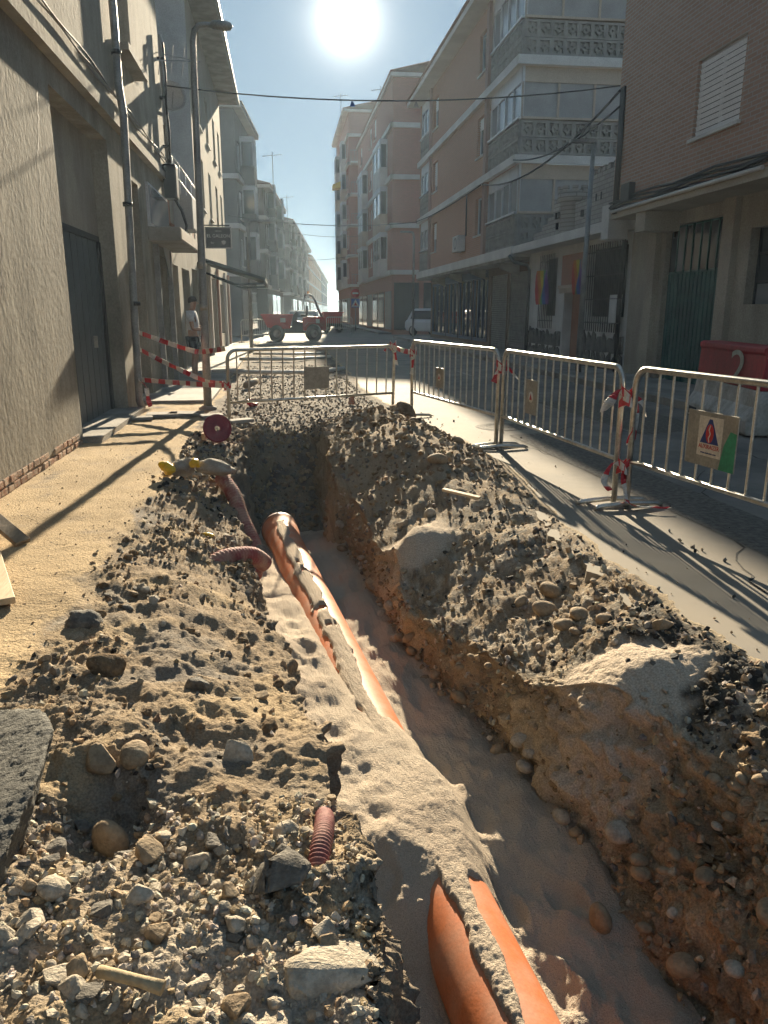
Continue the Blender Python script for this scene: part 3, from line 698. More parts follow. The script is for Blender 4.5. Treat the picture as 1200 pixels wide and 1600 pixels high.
m = MB(); FL.box(m, 15.15, 18.2, 2.72, 2.97, 0, .58); cn = m.build('canopy', M['concrete'], h1); bevel(cn, .02)
m = MB(); FL.box(m, 15.14, 18.21, 2.76, 2.93, .58, .595); m.build('canopy_fascia', M['beige'], cn)
for s in (15.6, 17.32):
    m = MB(); FL.box(m, s, s+.08, -.1, 2.7, 0, .1); m.build('gate_post', M['grey_metal'], h1)
m = MB(); m.add([FL.p(16.6,2.72,.05), FL.p(17.4,2.72,.05), FL.p(17.4,2.1,.05)], [(0,1,2)]); m.add([FL.p(16.6,2.72,.07), FL.p(17.4,2.72,.07), FL.p(17.4,2.1,.07)], [(0,1,2)]); m.build('bracket_or_lit_triangle', M['white'], h1)  # flat white triangle stands in for the sunlit patch on the gate
window(FL, h1, 12.95, 14.35, 5.3, 7.7, dep=.28, frame=M['gdoor'], mull=1, glass='dark', sill=True, e=.07)
m = MB(); FL.box(m, 12.85, 14.5, 5.16, 5.26, .0, .28); m.build('window_ledge', M['concrete'], h1)
# downpipe
m = MB(); m.tube([FL.p(12.55,8.3,.16), FL.p(12.5,4.9,.16), FL.p(12.48,4.6,.16), FL.p(12.45,4.2,.2), FL.p(12.35,.15,.12), FL.p(12.35,.02,.16)], .055, 10)
dp = m.build('downpipe', M['grey_metal'], h1)
for z in (5.0, 3.0, 1.6):
    m = MB(); m.lathe(FL.p(12.45 if z > 3 else 12.4, z, .17), (0,0,1), [(-.03,.06),(-.03,.072),(.03,.072),(.03,.06)], 12); m.build('pipe_clip', M['dark_metal'], dp)
# bare bricks at the foot of the wall where the render has fallen
bme = None
for r_ in range(3):
    for i in range(19):
        s = 6.1+i*.168+(.08 if r_ % 2 else 0)
        if s > 9.2 or r_*.075 > .05+.16*abs(noise(np.array([s*1.9]), np.array([.5]), seed=7)[0])+.05*random.random(): continue
        if bme is None:
            k = MB(); k.box((-.05,-.077,-.03), (.05,.077,.03)); b0 = k.build('brick', M['old_brick'], h1, local=True); bme = b0; bevel(b0, .008); o = b0
        else:
            o = bme.copy(); col.objects.link(o); o.parent = h1
        o.location = (-.038+random.uniform(-.006,.008), s-8, .03+r_*.074); o.rotation_euler = (random.uniform(-.04,.04), random.uniform(-.05,.05), random.uniform(-.06,.06)); o.scale = (1, random.uniform(.9,1.02), random.uniform(.92,1.05))
# wires stapled along the ledge
def sagging(a, b, sag, n=14):
    a = Vector(a); b = Vector(b); return [a.lerp(b, i/n)-Vector((0,0,sag*4*(i/n)*(1-i/n))) for i in range(n+1)]
m = MB()
for q in range(3):
    pts = []
    for i in range(60):
        s = -1+i*.315; pts.append(FL.p(s, 4.42+.02*q+.025*math.sin(s*2.1+q*2), .1+.012*q))
    m.tube(pts, .011, 5)
wr = m.build('wall_cable_bundle', M['cable_light']); tag(wr, 'thin cable bundle stapled along the ledge of the old rendered house', 'cable')
# bracket mast at the house corner with its black box
mp_ = thing('wall_mast', 'short steel wall mast with clamps at the end corner of the old rendered house', 'mast', (-2.2, 17.45, 4.3))
m = MB(); m.cyl((-2.2,17.45,4.2), (-2.2,17.45,6.75), .035, 8); m.build('tube', M['grey_metal'], mp_)
for z in (4.7, 5.6, 6.3):
    m = MB(); m.box((-2.28,17.41,z), (-2.15,17.49,z+.05)); m.build('clamp', M['dark_metal'], mp_)
m = MB(); m.tube([(-2.15,17.4,6.6),(-2.13,17.38,6.0),(-2.16,17.4,5.5),(-2.13,17.38,5.0),(-2.16,17.42,4.3)], .022, 6); m.build('cable_loop', M['blackp'], mp_)
mb_ = thing('junction_box', 'dark cable junction box hanging under the wall mast above the canopy', 'junction box', (-2.2, 17.4, 3.75))
m = MB(); m.box((-2.28,17.1,3.7), (-2.02,17.5,4.35)); bevel(m.build('box', M['dark_metal'], mb_), .03)
m = MB(); m.tube([(-2.1,17.3,3.72),(-1.98,17.35,3.5),(-1.9,17.4,3.2),(-1.95,17.45,2.99)], .03, 6); m.build('hanging_cable', M['blackp'], mb_)
an = thing('tv_antenna', 'bare yagi aerial fixed to the wall mast on the left', 'antenna', (-2.2, 17.2, 6.2))
m = MB(); m.bar((-3.0,16.2,5.95), (-1.5,18.0,6.45), .02, .02); m.bar((-2.7,17.2,6.45), (-1.55,17.9,6.42), .015, .015)
for i in range(6):
    t = i/5; c = Vector((-2.6,16.7,6.1)).lerp(Vector((-1.6,17.9,6.42)), t); m.bar(c-Vector((.05,-.05,.25)), c+Vector((.05,-.05,.25)), .012, .012)
m.build('boom', M['grey_metal'], an)
ds = thing('satellite_dish', 'round grey satellite dish behind the lamp post on the left', 'satellite dish', (-2.12, 17.95, 5.7))
m = MB(); m.lathe((-2.12,17.95,5.75), (.25,-.9,.2), [(.0,.02),(.015,.12),(.05,.22),(.09,.3),(.1,.3),(.06,.22),(.02,.1)], 24); m.build('reflector', M['greyp'], ds)
m = MB(); m.cyl((-2.3,18.1,5.4), (-2.12,17.98,5.7), .02, 6); m.cyl((-2.12,17.95,5.5), (-2.02,17.5,5.75), .012, 6); m.build('arm', M['grey_metal'], ds)

# ---------------------------------------------------------------- low shop row between the houses
sh = thing('low_shop_row', 'single storey shop row with a pink panel band and terrace rail on the left', 'shop', (-2.4, 21, 0))
m = MB(); FL.wall(m, 17.67, 24.2, -.1, 4.2, [(18.1,19.3,-.1,2.5,.4), (20.0,21.6,-.1,2.5,.4), (22.2,23.6,-.1,2.6,.4)], e=-.02)
m.add([FL.p(17.67,4.2,-.02), FL.p(24.2,4.2,-.02), FL.p(24.2,4.2,-8), FL.p(17.67,4.2,-8)], [(0,1,2,3)]); m.build('wall', M['render2'], sh)
m = MB(); FL.box(m, 17.9, 24.1, 3.3, 3.95, -.02, .05); pb = m.build('panel_band', M['terracotta'], sh)
for i in range(5):
    m = MB(); FL.box(m, 18.0+i*1.2, 18.45+i*1.2, 3.33, 3.92, .05, .065); m.build('pale_panel', M['cream'], pb)
for a, b in ((18.1,19.3),(20.0,21.6),(22.2,23.6)):
    m = MB(); FL.box(m, a, b, -.1, 2.6, -.5, -.42); dd = m.build('door', M['terracotta'] if a > 19 else M['dark'], sh)
    m = MB(); FL.box(m, a+.1, b-.1, .1, 2.3, -.42, -.40); m.build('pane', M['glass'], dd)
m = MB()
for z in (4.5, 4.85): m.cyl(FL.p(17.75,z,.03), FL.p(24.1,z,.03), .018, 6)
for i in range(6): m.cyl(FL.p(17.8+i*1.25,4.2,.03), FL.p(17.8+i*1.25,4.85,.03), .016, 6)
m.build('terrace_rail', M['white_alu'], sh)
lb = thing('light_box_sign', 'grey projecting light box sign above the shop row, white towards the street', 'sign', (-2.1, 18.9, 3.2))
m = MB(); m.box((-2.33,18.6,3.25), (-1.9,19.5,3.95)); m.build('case', M['greyp'], lb)
m = MB(); m.box((-1.9,18.63,3.28), (-1.885,19.47,3.92)); m.build('face', M['white'], lb)

# ---------------------------------------------------------------- tall rendered block
h2 = thing('tall_rendered_block', 'tall sunlit rendered block with overhanging eave beyond the lamp post on the left', 'apartment block', (-2.4, 30, 0))
ops = []
for z0 in (4.6, 7.0): 
    for s in (26.2, 29.0, 32.0, 34.4): ops.append((s, s+1.0, z0, z0+1.5, .22))
ops += [(25.2,26.4,-.1,2.5,.3),(27.2,29.8,-.1,2.6,.3),(31,33.6,.6,2.5,.3)]
m = MB(); FL.wall(m, 24.2, 36.4, -.1, 10.0, ops); m.build('street_wall', M['render3'], h2)
FE = Fac((-8.5, 24.2), (1, 0), (0, -1))
m = MB(); FE.wall(m, 0, 6.15, 3.5, 10.0, [(4.6,5.5,5.2,6.6,.15)]); m.build('end_wall', M['greyp'], h2)
m = MB(); m.add([(-2.35,36.4,-.1),(-8.5,36.4,-.1),(-8.5,36.4,10),(-2.35,36.4,10)], [(0,1,2,3)]); m.build('far_wall', M['render3'], h2)
m = MB(); m.box((-8.6,23.9,10.0), (-1.6,36.8,10.18)); rf = m.build('roof', M['concrete'], h2)
m = MB(); m.box((-1.62,23.9,10.0), (-1.5,36.8,10.13)); m.build('gutter', M['grey_metal'], rf)
for o in ops[:8]: window(FL, h2, *o[:4], dep=.2, mull=1, shut=random.choice((0,.4,.7)), frame=M['white_alu'])
window(FE, h2, 4.6, 5.5, 5.2, 6.6, dep=.12)
m = MB(); FE.box(m, 3.3, 3.55, 3.5, 10, 0, .12); m.build('flue', M['grey_metal'], h2)
m = MB(); FL.box(m, 25.2,26.4,-.1,2.5,-.4,-.32); m.build('door', M['terracotta'], h2)
m = MB(); FL.box(m, 27.2,29.8,-.1,2.6,-.4,-.32); m.build('shopfront', M['glass'], h2)
m = MB(); FL.box(m, 31,33.6,.6,2.5,-.4,-.32); m.build('shopfront', M['glass2'], h2)
for i, s in enumerate((24.6, 26.7, 30.2, 33.9, 36.0)):
    m = MB(); FL.box(m, s, s+.28, -.1, 3.0, 0, .09); m.build('pilaster', M['band'] if i % 2 else M['terracotta'], h2)

# hanging bar sign and awning
bs = thing('hanging_bar_sign', 'dark rectangular hanging sign with pale lettering behind the lamp post', 'sign', (-1.7, 22.0, 3.1))
m = MB(); m.box((-1.93,22.0,3.12), (-1.28,22.08,3.62)); m.build('board', M['signd'], bs)
m = MB()
for a, b in (((-1.95,21.99,3.1),(-1.26,22.09,3.13)),((-1.95,21.99,3.61),(-1.26,22.09,3.64)),((-1.95,21.99,3.13),(-1.92,22.09,3.61)),((-1.29,21.99,3.13),(-1.26,22.09,3.61))): m.box(a, b)
m.build('frame', M['grey_metal'], bs)
m = MB(); m.bar((-2.35,22.04,3.68), (-1.3,22.04,3.68), .03, .03); m.build('bracket_or_lit_triangle', M['dark_metal'], bs)
m = MB(); m.lathe((-1.47,21.994,3.25), (0,-1,0), [(0,.0),(.002,.035),(.002,.055),(0,.055)], 14); m.box((-1.53,21.99,3.27),(-1.41,21.996,3.29)); m.build('emblem', M['signw'], bs)

aw = thing('bar_awning', 'folded-out dark awning over the bar front on the left', 'awning', (-2.3, 25, 2.2))
m = MB(); pts = [(-2.3,3.02),(-.45,2.44),(-.45,2.30),(-.50,2.30),(-.52,2.38),(-2.3,2.92)]
m.prism([Vector((x,24.3,z)) for x, z in pts], (0,0,0), (0,3.6,0)); m.build('canvas', M['awn'], aw)
for y in (24.25, 27.9):
    m = MB(); m.tube([(-2.3,y,2.62),(-1.35,y,2.26),(-.5,y,2.28)], .035, 6); m.build('folding_arm', M['awn'], aw)
m = MB(); m.cyl((-.47,24.2,2.3), (-.47,27.98,2.3), .05, 8); m.build('front_bar', M['dark_metal'], aw)

# ---------------------------------------------------------------- right: brick house over a garage
FR = Fac((7.0, 0), (0, 1), (-1, 0)); FG = Fac((7.75, 0), (0, 1), (-1, 0))
b1 = thing('brown_brick_house', 'brown brick house with a shuttered window over a cream garage, nearest on the right', 'house', (7.4, 11, 0))
m = MB(); FR.wall(m, 3, 16.6, 3.5, 8.4, [(12.05,13.45,4.3,5.5,.13),(7.0,8.5,4.3,5.5,.13)]); 
m.add([(7.0,16.6,3.5),(13,16.6,3.5),(13,16.6,8.4),(7.0,16.6,8.4)], [(0,1,2,3)]); m.build('upper_wall', M['brick1'], b1)
m = MB(); FR.box(m, 2.9, 16.7, 8.4, 8.6, -6, .25); m.build('roof', M['concrete'], b1)
m = MB(); FR.box(m, 3, 16.6, 3.36, 3.5, -.9, .02); m.build('soffit_slab', M['cream'], b1)
window(FR, b1, 12.05, 13.45, 4.3, 5.5, dep=.11, mull=1, shut=.97); window(FR, b1, 7.0, 8.5, 4.3, 5.5, dep=.11, mull=1, shut=.97)
m = MB(); m.tube([FR.p(3,3.63,.05), FR.p(10.9,3.63,.05)], .04, 6); m.tube([FR.p(11.2,3.50,.05), FR.p(16.5,3.50,.05)], .035, 6); m.build('pale_conduit', M['band'], b1)
m = MB()
for q in range(4): m.tube([FR.p(3+i*.68, 3.55+.05*q+.03*math.sin(i*1.7+q), .03+.03*(q%2)) for i in range(21)], .024, 5)
m.build('cable_bundle', M['blackp'], b1)
m = MB()
for q in range(3): m.tube([FR.p(16.3+.07*q,3.45,.03), FR.p(16.28+.07*q,4.6,.035), FR.p(16.32+.07*q,5.85,.03)], .03, 6)
m.build('riser_cables', M['blackp'], b1)
m = MB(); FR.box(m, 15.55, 15.95, 3.62, 3.95, 0, .12); m.build('cable_box', M['dark_metal'], b1)
m = MB(); FG.wall(m, 3, 17.1, 0, 3.36, [(13.45,15.55,.1,3.12,.12),(10.6,12.6,1.6,2.82,.2)]); m.build('ground_wall', M['garage_r'], b1)
for s in (15.75, 12.95):
    m = MB(); FG.box(m, s, s+.35, .0, 3.36, 0, .12); m.build('pilaster', M['cream'], b1)
for s in (15.05, 9.6):
    m = MB(); FG.box(m, s, s+.42, 3.0, 3.36, 0, .72); m.build('cantilever_beam', M['cream'], b1)
m = MB(); FG.box(m, 13.45, 15.55, .1, 3.12, -.2, -.12); gg = m.build('garage_gate', M['greenm'], b1)
for i in range(14):
    k = MB(); s = 13.47+i*.149; FG.box(k, s, s+.11, .12, 2.2, -.12, -.095); k.build('gate_rib', M['greenm'], gg)
for i in range(7):
    k = MB(); s = 13.5+i*.295; FG.box(k, s, s+.26, 2.25, 3.08, -.12, -.11); k.build('gate_pane', M['glass'] if i != 5 else M['glass2'], gg)
    k = MB(); FG.box(k, s-.03, s, 2.22, 3.1, -.12, -.09); k.build('gate_bar', M['greenm'], gg)
wv = MB(); FG.box(wv, 10.6,12.6,1.6,2.82,-.3,-.2); gw = wv.build('window', M['glass'], b1)
for i in range(5):
    k = MB(); FG.box(k, 10.6+i*.49, 10.64+i*.49, 1.6, 2.82, -.2, -.16); k.build('window_bar', M['dark_metal'], gw)
for z in (1.95, 2.4):
    k = MB(); FG.box(k, 10.6, 12.6, z, z+.035, -.2, -.165); k.build('window_bar', M['dark_metal'], gw)
k = MB(); FG.box(k, 10.55, 12.65, 1.6, 1.93, -.198, -.19); k.build('lower_pane', M['glass2'], gw)

# ---------------------------------------------------------------- low bar with the little castle on its roof
b2 = thing('castle_bar', 'low white bar front with barred windows and stone cladding under a roof terrace', 'bar', (7.7, 20.5, 0))
m = MB(); FG.wall(m, 17.1, 24.5, 0, 3.2, [(19.95,21.25,0,2.6,.25),(17.3,19.4,1.35,2.95,.1),(21.9,22.9,1.35,2.95,.1)], e=0); m.build('wall', M['white'], b2)
m = MB(); FR.box(m, 16.9, 24.55, 3.2, 3.42, -4.5, -.18); m.build('terrace_slab', M['band'], b2)
m = MB(); FR.box(m, 16.85, 17.25, 3.0, 3.7, -.5, -.05); m.build('slab_corner_block', M['band'], b2)
m = MB(); FG.box(m, 19.95,21.25,0,2.1,-.33,-.25); m.build('door', M['terracotta'], b2)
m = MB(); FG.box(m, 19.85,21.4,2.15,2.95,-.02,.05); m.build('sign_board', M['terracotta'], b2)
m = MB(); FG.box(m, 19.9,21.35,2.08,2.16,0,.16); 
for i in range(9): FG.box(m, 19.95+i*.155, 20.05+i*.155, 1.95, 2.08, .1, .14)
m.build('small_awning', M['beige'], b2)
for a, b in ((17.3,19.4),(21.9,22.9)):
    m = MB(); FG.box(m, a, b, 1.35, 2.95, -.16, -.1); m.build('dark_window', M['dark'], b2)
    m = MB(); n = int((b-a)/.12)
    for i in range(n+1): FG.box(m, a-.1+i*(b-a+.2)/n, a-.08+i*(b-a+.2)/n, 1.0, 3.05, .12, .14)
    for z in (1.2, 1.75, 2.3, 2.85): FG.box(m, a-.1, b+.1, z, z+.025, .11, .15)
    m.build('iron_grille', M['dark_metal'], b2)
random.seed(21)
for i in range(46):       # irregular stone pieces of the plinth
    s = 17.15+(i % 23)*.32; r_ = i // 23
    if 19.8 < s+.1 < 21.2: continue
    k = MB(); hgt = .42; z0 = .1+r_*.42; jit = [random.uniform(-.05,.05) for _ in range(6)]
    k.prism([FG.p(s+jit[0],z0,0), FG.p(s+.3,z0+jit[1]*.3,0), FG.p(s+.3+jit[2],z0+hgt*.6,0), FG.p(s+.2,z0+hgt+jit[3]*2,0), FG.p(s+.05,z0+hgt*.9+jit[4],0)], FG.n*.003, FG.n*random.uniform(.03,.06))
    k.build('stone', M['stonewall'], b2)
m = MB(); m.box((7.6,17.4,1.2), (7.735,17.8,1.85)); m.build('meter_box', M['white'], b2)
m = MB(); m.tube([(7.05,24.4,3.15),(7.2,24.3,2.95),(7.6,24.2,2.85),(7.66,24.2,2.7),(7.66,24.2,.1)], .05, 8); m.build('downpipe', M['dark_metal'], b2)
m = MB(); m.tube([(7.62,17.2,3.0),(7.66,17.3,2.6),(7.64,17.35,1.8),(7.66,17.35,.1)], .055, 8); m.build('downpipe', M['dark_metal'], b2)

cs = thing('miniature_castle', 'miniature brick castle with battlements and round turret on the bar roof', 'castle model', (7.75, 20.5, 3.42))
M['cbrick'] = pm('castle_brick', (.40,.37,.33), (.33,.30,.27), rough=.92, bump=.5, bscale=50, brick=(.3,.1,.014,(.24,.22,.2),'y'))
def crenel(m, x0, x1, y0, y1, z, n, ax):
    for i in range(n):
        t0, t1 = (i*2)/(2*n-1), (i*2+1)/(2*n-1)
        if ax == 'y': m.box((x0,y0+(y1-y0)*t0,z), (x1,y0+(y1-y0)*t1,z+.13))
        else: m.box((x0+(x1-x0)*t0,y0,z), (x0+(x1-x0)*t1,y1,z+.13))
m = MB(); m.box((7.45,17.6,3.42), (8.5,18.95,4.6)); crenel(m, 7.45, 7.6, 17.6, 18.95, 4.6, 5, 'y'); crenel(m, 7.6, 8.5, 17.6, 17.75, 4.6, 3, 'x'); m.build('keep', M['cbrick'], cs)
m = MB(); m.box((7.5,18.95,3.42), (7.9,20.1,4.15)); m.build('curtain_wall', M['cbrick'], cs)
m = MB(); m.lathe((7.6,20.5,3.42), (0,0,1), [(0,.34),(.75,.34),(.82,.42),(1.02,.42),(1.02,.0)], 20)
for i in range(10):
    a = 2*math.pi*i/10; c = Vector((7.6+.38*math.cos(a),20.5+.38*math.sin(a),4.5)); m.obox(c, (math.cos(a)*.05,math.sin(a)*.05,0), (-math.sin(a)*.07,math.cos(a)*.07,0), (0,0,.07))
m.build('round_turret', M['cbrick'], cs)
m = MB(); m.box((7.5,20.95,3.42), (8.3,21.75,4.3)); crenel(m, 7.5, 7.62, 20.95, 21.75, 4.3, 4, 'y'); m.build('gate_tower', M['cbrick'], cs)
m = MB()
for i, (a, b, zt) in enumerate(((21.75,22.2,4.0),(22.2,22.7,3.85),(22.7,23.4,3.7))): m.box((7.5,a,3.42), (7.85,b,zt))
m.build('stepped_wall', M['cbrick'], cs)
for y, z in ((21.2,3.9),(21.4,3.9),(21.3,3.62),(19.5,3.75),(18.3,4.0),(18.6,4.0)):
    m = MB(); m.box((7.44,y,z), (7.51,y+.07,z+.16)); m.build('arrow_slit', M['dark'], cs)

def flag(name, label, o, wdir, wd, hg):
    m = MB(); nx_, ny_ = 12, 6; v = []; o = Vector(o); wdir = Vector(wdir)
    for j in range(ny_+1):
        for i in range(nx_+1):
            v.append(o+wdir*(wd*j/ny_)+Vector((-.04*math.sin(j*1.3+i*.3), .02*math.sin(i*.8), -hg*i/nx_)))
    for j in range(ny_):
        for i in range(nx_):
            a = j*(nx_+1)+i; m.add([v[a], v[a+1], v[a+nx_+2], v[a+nx_+1]], [(0,1,2,3)], j)
    ob = m.build(name, M['flag']); ob.modifiers.new('s', 'SOLIDIFY').thickness = .006
    return tag(ob, label, 'flag')
flag('rainbow_flag', 'rainbow flag hanging on the barred window left of the bar door', (7.55,23.1,2.62), (0,-1,0), 1.05, .95)
flag('rainbow_flag', 'rainbow flag hanging beside the terracotta bar sign near the lamp post', (7.55,20.1,2.75), (0,-1,0), .6, .85)

# ---------------------------------------------------------------- corner apartment building with galleries
F2 = Fac((7.25, 0), (0, 1), (-1, 0)); F2E = Fac((7.25, 24.55), (1, 0), (0, -1))
b3 = thing('gallery_apartments', 'orange brick apartment building with glazed corner galleries on the right', 'apartment block', (7.6, 33, 0))
LV = (3.42, 6.08, 8.77)
ops = []
for z in LV:
    for s in (28.7, 37.2): ops.append((s, s+1.05, z+.75, z+2.05, .18))
m = MB(); F2.wall(m, 28.35, 38.75, 3.2, 11.4, ops); m.build('brick_wall', M['brick2'], b3)
for i, o in enumerate(ops): window(F2, b3, *o[:4], dep=.16, mull=1, shut=(.0,.55,.3,.8,.0,.4)[i], glass='glass2' if i % 2 else 'glass')
for s in (28.15, 38.6):
    m = MB(); F2.box(m, s, s+.34, 3.2, 11.4, -.02, .09); m.build('pilaster', M['pink_r'], b3)
for z0, z1 in ((3.12,3.42),(5.82,6.05),(8.5,8.75)):
    m = MB(); F2.box(m, 24.5, 41.9, z0, z1, -.02, .14); F2E.box(m, -.14, 5, z0, z1, -.02, .14); m.build('floor_band', M['band'], b3)
# corner galleries: parapet of pierced blocks, aluminium glazing above, on both faces
bm0 = bmesh.new()
def breeze_mesh():
    k = MB(); t = .055
    for a, b, c, d in ((-.2,.2,-.2,-.2+t),(-.2,.2,.2-t,.2),(-.2,-.2+t,-.2+t,.2-t),(.2-t,.2,-.2+t,.2-t),(-.07,.07,-.07,-.03),(-.07,.07,.03,.07),(-.07,-.03,-.03,.03),(.03,.07,-.03,.03),(-.145,-.07,-.02,.02),(.07,.145,-.02,.02),(-.02,.02,.07,.145),(-.02,.02,-.145,-.07)):
        k.box((a,-.05,c), (b,.05,d))
    return k
br0 = None
for li, z in enumerate(LV):
    for f, s0, s1, hide in ((F2, 24.6, 28.15, False), (F2E, .06, 4.6, False), (F2, 38.95, 41.8, False)):
        par = MB(); f.box(par, s0, s1, z, z+.98, -.16, -.1); pa = par.build('gallery_parapet', M['breeze'], b3)
        n = int((s1-s0)/.41); 
        for i in range(n):
            for r_ in range(2):
                if br0 is None:
                    br0 = breeze_mesh().build('pierced_block', M['breeze'], pa, local=True); o = br0
                else:
                    o = br0.copy(); col.objects.link(o); o.parent = pa
                c = f.p(s0+.22+i*(s1-s0-.04)/n, z+.245+r_*.47, -.05); o.location = c-ORG[b3.name]
                o.rotation_euler = (0,0,math.atan2(f.d.y, f.d.x)); o.scale = ((s1-s0)/n/.41*.99, 1, 1.13)
        zt = (5.82, 8.5, 11.35)[li]
        m = MB(); f.box(m, s0, s1, z+.98, z+1.04, -.18, .04); f.box(m, s0, s1, zt-.42, zt, -.14, -.06)
        k_ = 4 if s1-s0 > 3.2 else 3
        for i in range(k_+1):
            c = s0+(s1-s0-.06)*i/k_; f.box(m, c, c+.06, z+1.04, zt-.42, -.14, -.05)
        ga = m.build('gallery_frame', M['white_alu'] if f is not F2E else M['beige'], b3)
        for i in range(k_):
            c0 = s0+(s1-s0-.06)*i/k_+.06; c1 = s0+(s1-s0-.06)*(i+1)/k_
            m = MB(); f.box(m, c0, c1, z+1.04, zt-.42, -.12, -.10); m.build('gallery_pane', M['glass2'] if f is F2 else (M['greyp'] if not (li == 0 and i in (2,3)) else M['glass']), ga)
m = MB(); F2E.box(m, 5, 9, 3.2, 11.4, -.1, 0); m.build('end_wall', M['brick2'], b3)
m = MB(); F2.box(m, 24.1, 42.3, 11.4, 11.6, -9, .62); F2E.box(m, -.6, 9, 11.39, 11.58, 0, .55); rf = m.build('eave', M['band'], b3)
m = MB(); v = [F2.p(24.0,11.6,.7), F2.p(42.4,11.6,.7), F2.p(42.4,12.9,-4.5), F2.p(24.0,12.9,-4.5), F2.p(24.0,11.66,.7), F2.p(42.4,11.66,.7), F2.p(42.4,12.98,-4.5), F2.p(24.0,12.98,-4.5)]; m.hexa(v); m.build('roof', M['tile'], b3)
m = MB(); m.add([(7.25,41.9,3.2),(14,41.9,3.2),(14,41.9,11.4),(7.25,41.9,11.4)], [(0,1,2,3)]); m.add([(7.9,41.8,0),(14,41.8,0),(14,41.8,3.2),(7.9,41.8,3.2)], [(0,1,2,3)]); m.build('side_wall', M['brick2'], b3)
FG2 = Fac((7.9, 0), (0, 1), (-1, 0))
m = MB(); F2.box(m, 24.5, 41.9, 3.02, 3.12, -1, .1); m.build('soffit', M['concrete'], b3)
m = MB(); FG2.wall(m, 24.55, 41.8, 0, 3.02, [(24.9,27.2,.1,2.75,.1),(27.4,29.6,.1,2.75,.1),(30.0,32.2,.35,2.75,.1),(32.4,34.9,.35,2.75,.1),(35.1,37.6,.35,2.75,.1),(37.8,41.2,.35,2.75,.1)]); m.build('ground_wall', M['brick4'], b3)
for a, b in ((24.9,27.2),(27.4,29.6)):
    m = MB(); n = 34
    for i in range(n): 
        z = .1+2.65*i/n; m.add([FG2.p(a,z,-.08), FG2.p(b,z,-.08), FG2.p(b,z+.07,-.05), FG2.p(a,z+.07,-.05), FG2.p(b,z+.078,-.08), FG2.p(a,z+.078,-.08)], [(0,1,2,3),(3,2,4,5)])
    m.build('roller_door', M['grey_metal'], b3)
for a, b in ((30.0,32.2),(32.4,34.9),(35.1,37.6),(37.8,41.2)):
    m = MB(); FG2.box(m, a, b, .35, 2.75, -.12, -.1); pn = m.build('shop_pane', M['glass'], b3)
    m = MB(); FG2.box(m, a, b, .3, .42, -.06, .03); FG2.box(m, a, b, 2.68, 2.8, -.06, .03)
    for i in range(4): c = a+(b-a-.06)*i/3; FG2.box(m, c, c+.06, .42, 2.68, -.06, .03)
    m.build('shop_frame', M['blue_metal'], b3)
m = MB(); FG2.box(m, 30, 37.6, 2.72, 3.0, 0, .12); m.build('shop_fascia', M['blue_metal'], b3)
for s in (26.0, 30.0, 34.0, 38.0):
    m = MB(); m.prism([FG2.p(s,3.02,0), FG2.p(s,3.02,.65), FG2.p(s,2.86,.65), FG2.p(s,2.62,0)], (0,0,0), (0,.22,0)); m.build('bracket_or_lit_triangle', M['concrete'], b3)
ac = thing('air_conditioner', 'white air conditioning unit on the orange brick wall with a drain pipe', 'air conditioner', (7.1, 31.6, 3.6))
m = MB(); F2.box(m, 31.2, 32.1, 3.75, 4.35, .02, .34); bevel(m.build('case', M['white'], ac), .02)
m = MB(); m.lathe(F2.p(31.55,4.05,.345), (-1,0,0), [(0,.22),(.012,.22),(.012,.19),(.0,.19)], 20); m.build('fan_grille', M['dark_metal'], ac)
m = MB(); m.cyl(F2.p(31.0,4.3,.05), F2.p(31.0,5.8,.05), .03, 6); m.build('pipe', M['dark_metal'], ac)

